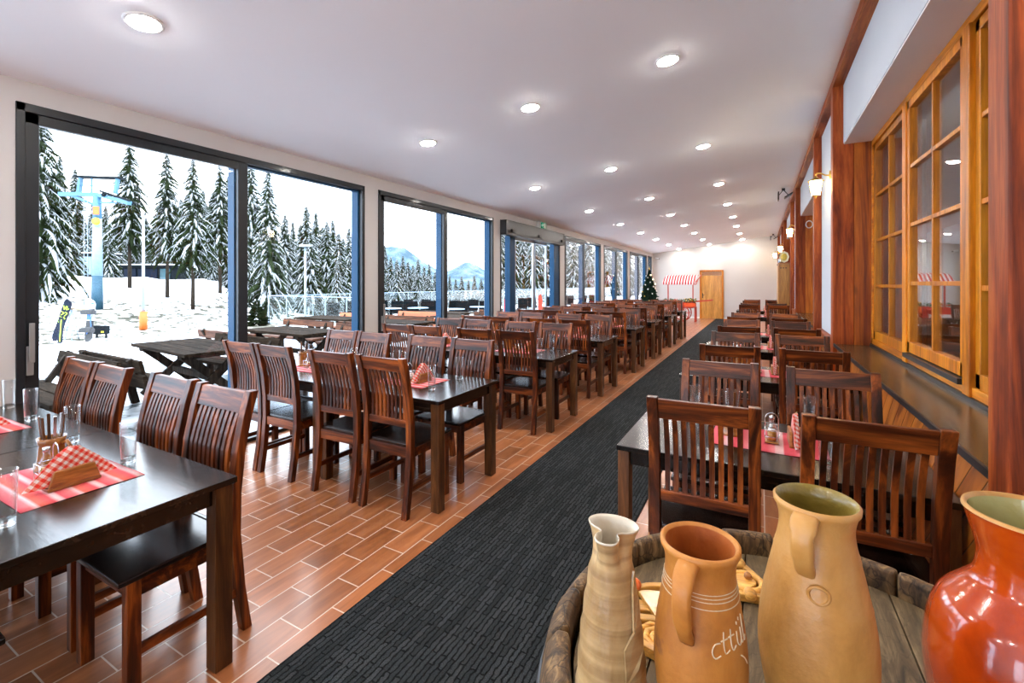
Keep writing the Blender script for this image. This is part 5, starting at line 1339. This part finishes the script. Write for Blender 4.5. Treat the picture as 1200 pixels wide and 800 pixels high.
# huts
def hut(name, label, u0, u1, D, vb, vt, mats, bays):
    x0, y0 = at(u0, D); x1, y1 = at(u1, D); zb, zt_ = zat(vb, D) - .6, zat(vt, D)
    r = thing(name, label, 'hut', (x0, y0, zb), math.atan2(y1 - y0, x1 - x0)); W = math.hypot(x1 - x0, y1 - y0); h = zt_ - zb
    f = MB(); f.box(0, W, .02, 1.6, 0, h); f.build('walls', mats[0], r)
    f = MB(); f.box(-.2, W + .2, -.3, 1.8, h, h + .16); f.build('roof', 'cabin_dark', r)
    f = MB(); f.box(-.2, W + .2, -.28, 1.75, h + .16, h + .26); f.build('roof_snow', 'snow', r, bevel=.05)
    for (a, b, mm) in bays:
        f = MB(); f.box(W * a, W * b, -.04, .02, .55, h - .12); f.build('window' if mm == 'cabin_glass' else 'cladding', mm, r)
    return r
hut('glazed_hut', 'small glazed hut with tan panel behind the ski lift mast', 40, 122, 42, 321, 299, ('cabin_dark',), ((.02, .34, 'cabin_glass'), (.36, .52, 'cabin_tan'), (.56, .94, 'cabin_glass')))
hut('dark_hut', 'low dark hut with flat roof among the spruce trunks', 143, 202, 38, 332, 313, ('cabin_dark',), ((.05, .28, 'navy'), (.32, .7, 'navy'), (.76, .95, 'cabin_glass')))
x, y = at(181, 60); zz = zat(300, 60)
r = thing('lift_cabin', 'grey lift station cabin with snowy roof seen between the trees', 'hut', (x, y, terr(x, y)), YAW)
h_ = zat(273, 60) - terr(x, y)
f = MB(); f.box(-1.0, 1.2, 0, 2, h_ * .40, h_); f.build('walls', 'lift_pale', r); f = MB(); f.box(-1.3, 1.5, -.3, 2.3, h_, h_ + .2); f.build('roof', 'cabin_dark', r)
f = MB(); f.box(-1.0, 1.2, .2, 1.8, 0, h_ * .4); f.build('base', 'lift_pale', r); f = MB(); f.box(-.7, .9, -.03, 0, h_ * .6, h_ * .85); f.build('window', 'cabin_glass', r)
# snowboards and ski rack
def board_mesh(f, w, L_, t, flip=1):
    n = 22; P_ = []
    for i in range(n + 1):
        s = i / n; e = min(1, math.sin(PI * min(max(s, .001), .999)) * 3.2) ** .55; P_.append((w * (.88 + .24 * abs(s - .5)) * e / 2, L_ * s, .10 * max(0, (s - .86) / .14) ** 2 + .06 * max(0, (.1 - s) / .1) ** 2))
    pr = None
    for (hw, z, y) in P_:
        c = [f.bm.verts.new(p) for p in ((-hw, -y, z), (hw, -y, z), (hw, -y + t, z), (-hw, -y + t, z))]
        if pr:
            for k in range(4): f.bm.faces.new((pr[k], pr[(k + 1) % 4], c[(k + 1) % 4], c[k])).smooth = False
        pr = c
def snowboard(label, u, D, rz, lean, top, low, split, extra):
    x, y, z = gz(u, D); r = thing('snowboard', label, 'snowboard', (x, y, z - .03), YAW + rz); r.rotation_euler = (lean, extra, YAW + rz)
    f = MB(); board_mesh(f, .30, 1.56, .012); o = f.build('deck', [top, low], r)
    for p in o.data.polygons: p.material_index = 0 if p.center.z > split else 1
    return r
r = snowboard('lime and navy snowboard leaning in the snow outside, left of the tripod', 64, 16.3, .1, -.12, 'navy', 'navy', 2, .22)
f = MB()
for i, (p, q, a, b) in enumerate(((-.10, 1.30, -.04, 1.16), (-.04, 1.16, .0, 1.30), (.03, 1.29, .03, 1.16), (.03, 1.16, .10, 1.22), (-.11, 1.08, .0, 1.04), (.0, 1.04, -.09, .95), (.02, 1.08, .10, 1.05), (.10, 1.05, .03, .93), (-.11, .9, -.02, .86), (-.02, .86, -.1, .76), (.02, .9, .09, .84), (.06, .84, .04, .72), (-.1, .7, .05, .66))): f.bar((p, -.012, q), (a, -.012, b), .028, .008, up=(0, 1, 0))
f.build('lime_graphic', 'lime', r)
r = snowboard('dark snowboard with lime stripe, standing in front of the lime graphic one', 70, 15.9, -.2, -.1, 'navy', 'navy', 2, -.06); r.scale = (.8, .8, .62)
f = MB(); f.box(-.03, .03, -.012, -.004, .15, 1.4); f.build('lime_stripe', 'lime', r)
r = snowboard('white and black snowboard with bindings standing right of the tripod', 103, 16.2, .0, -.1, 'board_white', 'black_plastic', .78, .0)
f = MB(); f.box(-.12, .02, -.012, -.002, .80, 1.02); f.build('blue_graphic', 'board_blue', r)
for zz in (.42, 1.06):
    f = MB(); f.box(-.20, .22, -.20, -.004, zz - .07, zz + .08); f.bar((-.2, -.1, zz + .05), (.26, -.16, zz + .09), .08, .09); f.build('binding', 'black_plastic', r, bevel=.02)
f = MB(); f.tube(smooth_pts([(-.05, -.03, .3), (.09, -.04, .55), (.05, -.03, .8), (.1, -.03, .98)], 4), .014, 6); f.box(-.14, -.02, -.014, -.004, 1.32, 1.36); f.box(.0, .1, -.014, -.004, 1.36, 1.42); f.build('graphic_lines', 'board_blue', r)
x, y, z = gz(84, 16.6); r = thing('ski_rack', 'metal tripod ski rack between the snowboards', 'rack', (x, y, z - .02), YAW)
f = MB()
for p in ((-.16, -.1), (.12, -.12), (0, .3)): f.tube([(0, 0, 1.22), (p[0], p[1], 0)], .018, 6)
f.build('tripod', 'galvanised', r); f = MB(); f.bar((-.5, 0, 1.20), (.5, 0, 1.16), .05, .06); f.build('crossbar', 'cabin_tan', r)
x, y, z = gz(119, 17.5); r = thing('snow_sign', 'low dark box sign standing in the snow by the mast foot', 'sign', (x, y, z + .15), YAW)
f = MB(); f.box(-.25, .25, -.08, .08, 0, .32); f.build('box', 'cabin_dark', r); f = MB(); f.box(.05, .16, -.085, -.08, .06, .12); f.build('yellow_mark', 'signal_yellow', r); f = MB(); f.box(-.2, -.16, -.03, .03, -.2, 0); f.box(.16, .2, -.03, .03, -.2, 0); f.build('foot', 'cabin_dark', r)
# rocks poking from the snow
rng = random.Random(21)
for i in range(26):
    u = rng.uniform(118, 285); D = rng.uniform(15.5, 24); x, y, z = gz(u, D)
    f = MB(); s = rng.uniform(.05, .15)
    f.lathe([(.001, -.5), (.8, -.35), (1, 0), (.7, .4), (.001, .55)], 9, fn=lambda rr, zz, a: ((rr * (1 + .35 * mnoise.noise((a, zz, i)))) * math.cos(a) * s * 1.6, rr * math.sin(a) * s, zz * s * (1 + .4 * mnoise.noise((a * 2, zz, i + .5)))), smooth=False, cap0=True, cap1=True)
    o = f.build('rock', 'rock', loc=(x, y, z)); tag(o, 'grey stone showing through the snow on the bank', 'rock', 'stones on the snow bank')

# terrace furniture
def picnic(name='picnic_table'):
    r = thing(name, '', 'picnic table', group='picnic tables on the terrace')
    f = MB()
    for i in range(5): f.box(-.98, .98, -.46 + i * .184, -.46 + i * .184 + .178, .715, .76)
    f.build('tabletop', 'outdoor_wood', r, bevel=.005)
    for s in (-1, 1):
        for q in (-1, 1):
            f = MB(); f.bar((s * .70 + q * .022, -q * .40, .0), (s * .70 + q * .022, q * .36, .70), .045, .11, up=(0, 1, 0)); f.build('leg', 'outdoor_wood_leg', r)
        f = MB(); f.box(s * .70 - .07, s * .70 + .07, -.42, .42, .66, .714); f.build('batten', 'outdoor_wood_leg', r)
    f = MB(); f.box(-.68, .68, -.04, .04, .31, .39); f.build('stretcher', 'outdoor_wood_leg', r)
    return r
PIC = Proto(picnic)
def bench(mat):
    def go():
        r = thing('terrace_bench', '', 'bench', group='benches on the terrace')
        f = MB(); f.box(-.9, .9, -.02, .17, .40, .445); f.box(-.9, .9, .19, .38, .40, .445); f.build('seat', mat, r, bevel=.005)
        f = MB(); mt = Matrix.Rotation(math.radians(12), 4, 'X')
        f.box(-.9, .9, -.04, .0, .50, .64, mt); f.box(-.9, .9, -.04, .0, .67, .82, mt); f.build('backrest', mat, r, bevel=.005)
        for s in (-1, 1):
            f = MB(); x = s * .68; f.bar((x, .34, 0), (x, .25, .40), .06, .09, up=(0, 1, 0)); f.bar((x, .02, 0), (x, .04, .40), .06, .09, up=(0, 1, 0)); f.box(x - .03, x + .03, .0, .36, .33, .399); f.bar((x, .02, .40), (x, -.22, .80), .06, .06, up=(0, 1, 0)); f.build('leg_frame', 'outdoor_wood_leg', r)
        return r
    return go
BEN, BROWN, ORNG = Proto(bench('outdoor_wood')), Proto(bench('brown_bench_wood')), Proto(bench('orange_bench_wood'))
GP, GB = 'picnic tables on the terrace', 'benches on the terrace'
PIC((-7.45, 3.68, TZ), -.10, 'weathered picnic table with crossed legs outside the first window', GP)
PIC((-7.3, 1.25, TZ), -.03, 'weathered picnic table at the left edge, outside by the first sash', GP)
BEN((-7.2, 2.20, TZ), PI - .03, 'weathered bench turned to the left, back to back outside first window', GB)
BEN((-7.05, 2.72, TZ), -.03, 'weathered bench turned to the cross-legged picnic table', GB)
BEN((-7.6, 4.40, TZ), PI + .0, 'weathered bench beyond the cross-legged picnic table', GB)
PIC((-8.15, 5.85, TZ), -.04, 'weathered picnic table outside the second window pane', GP)
BROWN((-8.6, 4.98, TZ), 0, 'brown bench before the picnic table of the second window pane', GB)
BROWN((-9.6, 7.1, TZ), PI, 'brown bench with log backrest beyond the second pane table', GB)
BROWN((-7.4, 6.85, TZ), PI, 'brown bench behind the second pane table, near the window pier', GB)
PIC((-10.2, 8.5, TZ), 0, 'picnic table farther out beyond the brown log bench', GP)
ORNG((-10.3, 9.45, TZ), PI, 'bright orange bench at the far picnic table, second pane', GB)
PIC((-7.9, 8.35, TZ), 0, 'picnic table outside the narrow third pane, nearest', GP)
BROWN((-7.75, 7.58, TZ), 0, 'brown bench in front of the third pane picnic table', GB)
BROWN((-8.46, 9.35, TZ), PI, 'brown bench behind the third pane picnic table', GB)
ORNG((-9.3, 10.9, TZ), PI, 'bright orange bench with orange seat seen through the third pane', GB)
PIC((-9.0, 11.8, TZ), 0, 'picnic table behind the orange bench of the third pane', GP)
PIC((-7.2, 10.6, TZ), 0, 'picnic table outside the fourth pane, beside the pier', GP)
BROWN((-6.62, 9.78, TZ), 0, 'brown bench in front of the fourth pane table', GB)
BROWN((-6.95, 11.75, TZ), PI, 'brown bench behind the fourth pane table', GB)
PIC((-7.4, 14.0, TZ), 0, 'picnic table outside the entrance door', GP)
BROWN((-7.4, 13.1, TZ), 0, 'brown bench in front of the entrance door table', GB)
# dark stacking chairs at the far edge of the terrace
def dchair():
    r = thing('terrace_chair', '', 'chair', group='dark chairs on the terrace')
    f = MB(); f.box(-.25, .25, -.25, .25, .42, .47); f.build('seat', 'dark_chair', r, bevel=.02)
    mt = Matrix.Translation((0, -.25, .47)) @ Matrix.Rotation(.15, 4, 'X')
    f = MB(); f.box(-.25, .25, -.03, .03, 0, .48, mt); f.build('backrest', 'dark_chair', r, bevel=.02)
    for sx in (-1, 1):
        for sy in (-1, 1): f = MB(); f.tube([(sx * .22, sy * .22, 0), (sx * .21, sy * .21, .42)], .018, 6); f.build('leg', 'dark_chair', r)
    return r
DCH = Proto(dchair)
def dtable():
    r = thing('cafe_table', '', 'table', group='cafe tables on the terrace')
    f = MB(); f.lathe([(.0005, .71), (.40, .71), (.41, .72), (.40, .735), (.0005, .735)], 22, cap0=True, cap1=True); f.build('tabletop', 'lift_pale', r)
    f = MB(); f.tube([(0, 0, .02), (0, 0, .71)], .035, 10); f.build('column', 'dark_chair', r); f = MB(); f.lathe([(.0005, 0), (.25, 0), (.24, .03), (.0005, .03)], 18, cap0=True, cap1=True); f.build('foot', 'dark_chair', r); return r
DTB = Proto(dtable)
ci = 0
for (u, D) in ((385, 16.9), (405, 18.8), (452, 20.5), (463, 19.0), (474, 20.5), (485, 19.2), (496, 20.8), (508, 19.2), (530, 20), (541, 19), (552, 20.5), (565, 19.5), (595, 22), (612, 22.6), (626, 24), (644, 25), (668, 27), (682, 28.5), (694, 29)):
    x, y = at(u, D); ci += 1
    if y < 10.9 and x < -11.3: x = -11.0
    DCH((x, y, TZ), YAW + random.uniform(-.5, .5) + (PI if ci % 3 else 0), 'dark terrace chair, %s from the left at the far terrace edge' % (ORD[ci] if ci < 11 else ('eleventh', 'twelfth', 'thirteenth', 'fourteenth', 'fifteenth', 'sixteenth', 'seventeenth', 'eighteenth', 'nineteenth')[ci - 11]), 'dark chairs on the terrace')
for i, (u, D) in enumerate(((458, 17.4), (490, 17.8), (532, 17.0), (562, 18.6))):
    x, y = at(u, D); DTB((x, y, TZ), 0, 'small round cafe table, %s from the left among the dark chairs' % ORD[i + 1], 'cafe tables on the terrace')
# glass balustrade
r = thing('glass_balustrade', 'glass balustrade with pale handrail along the terrace edge', 'balustrade', (0, 0, TZ))
f = MB(); f.bar((-16.8, 11, 1.2), (-16.8, 58, 1.2), .03, .025); f.bar((-16.8, 11, 1.2), (-11.4, 11.0, 1.2), .03, .025); f.build('handrail', 'light_aluminium', r)
pts = [(-16.8, 11 + i * 2.0) for i in range(24)] + [(-16.8 + i * 1.08, 11.0) for i in range(1, 6)]
for p in pts: f = MB(); f.box(p[0] - .013, p[0] + .013, p[1] - .013, p[1] + .013, 0, 1.19); f.build('post', 'galvanised', r)
f = MB(); f.box(-16.806, -16.794, 11.05, 57, .08, 1.16); f.box(-16.75, -11.4, 10.994, 11.006, .08, 1.16); f.build('glass_panels', 'rail_glass', r)
x, y = at(393, 21); r = thing('terrace_lamp_post', 'slim pale lamp post at the terrace balustrade', 'lamp post', (-16.5, 12.4, TZ))
f = MB(); f.tube([(0, 0, 0), (0, 0, 3.2)], .05, 8, r_end=.04); f.build('post', 'galvanised', r); f = MB(); f.box(-.25, .25, -.12, .12, 3.2, 3.28); f.build('lamp_head', 'galvanised', r)
# planter with a small spruce
r = thing('planter', 'wooden planter with a dwarf evergreen outside the second pane', 'planter', (-9.3, 5.5 + 1.6, TZ)); r.location = (*at(301, 11.5), TZ)
f = MB(); f.lathe([(.30, 0), (.42, .62), (.38, .62), (.30, .5), (.0005, .5)], 8, smooth=False, cap0=True, cap1=True); f.build('tub', 'terracotta_pot', r)
t_ = cone_tree(1.3, .6, 60, 9, 'needles', r); t_.location = (0, 0, .5); t_.scale = (.75, .75, .6)
# red and yellow posters / flags by the entrance, read as narrow uprights
for (u, D, lab, mm) in ((594, 13.8, 'narrow red advertising flag outside the entrance, left of the door leaves', 'flower_red'), (633, 17.5, 'narrow red advertising flag seen through the second door leaf', 'cart_red')):
    x, y = at(u, D); r = thing('advertising_flag', lab, 'flag', (x, y, TZ), YAW)
    f = MB(); f.prism([(-.08, .35), (.08, .35), (.09, 1.05), (.03, 1.28), (-.07, 1.2)], lambda a, b, d: (a, d, b), -.006, .006); f.build('banner', mm, r)
    f = MB(); f.tube([(-.1, 0, 0), (-.1, 0, 1.30)], .015, 6); f.build('pole', 'galvanised', r); f = MB(); f.box(-.35, .15, -.2, .2, 0, .05); f.build('base', 'dark_chair', r)

# ------------------------------------------------------------------ sky, camera, view
w = bpy.data.worlds.new('winter_sky'); scene.world = w; w.use_nodes = True
nt = w.node_tree
for n in list(nt.nodes): nt.nodes.remove(n)
out = nt.nodes.new('ShaderNodeOutputWorld'); bg = nt.nodes.new('ShaderNodeBackground'); L(nt, bg.outputs[0], out.inputs[0])
tc = N(nt, 'ShaderNodeTexCoord'); nz = N(nt, 'ShaderNodeTexNoise', Scale=3.2, Detail=6., Roughness=.6)
mp = N(nt, 'ShaderNodeMapping'); mp.inputs['Scale'].default_value = (1, 1, 2.6); L(nt, tc.outputs['Generated'], mp.inputs[0]); L(nt, mp.outputs[0], nz.inputs['Vector'])
rp = ramp(nt, [(.36, (.50, .68, .92)), (.52, (.78, .88, 1.0)), (.62, (.90, .95, 1.0))]); L(nt, nz.outputs['Fac'], rp.inputs[0]); L(nt, rp.outputs[0], bg.inputs[0])
bg.inputs[1].default_value = 2.9
cam = bpy.data.cameras.new('camera'); co = bpy.data.objects.new('camera', cam); COL.objects.link(co)
cam.sensor_width = 36; cam.sensor_fit = 'HORIZONTAL'; cam.lens = F_PX / 1200 * 36; cam.shift_y = -68 / 1200
co.location = (0, 0, EYE); co.rotation_euler = (PI / 2, 0, YAW); cam.clip_start = .02; cam.clip_end = 2000
scene.camera = co
vs = scene.view_settings; vs.view_transform = 'Standard'; vs.look = 'None'; vs.gamma = 1; vs.exposure = 1.6; vs.use_curve_mapping = False
cy = scene.cycles
cy.use_denoising = True
cy.max_bounces = 10; cy.diffuse_bounces = 5; cy.glossy_bounces = 4; cy.transmission_bounces = 8; cy.transparent_max_bounces = 24
cy.caustics_reflective = False; cy.caustics_refractive = False; cy.sample_clamp_indirect = 6; cy.sample_clamp_direct = 0
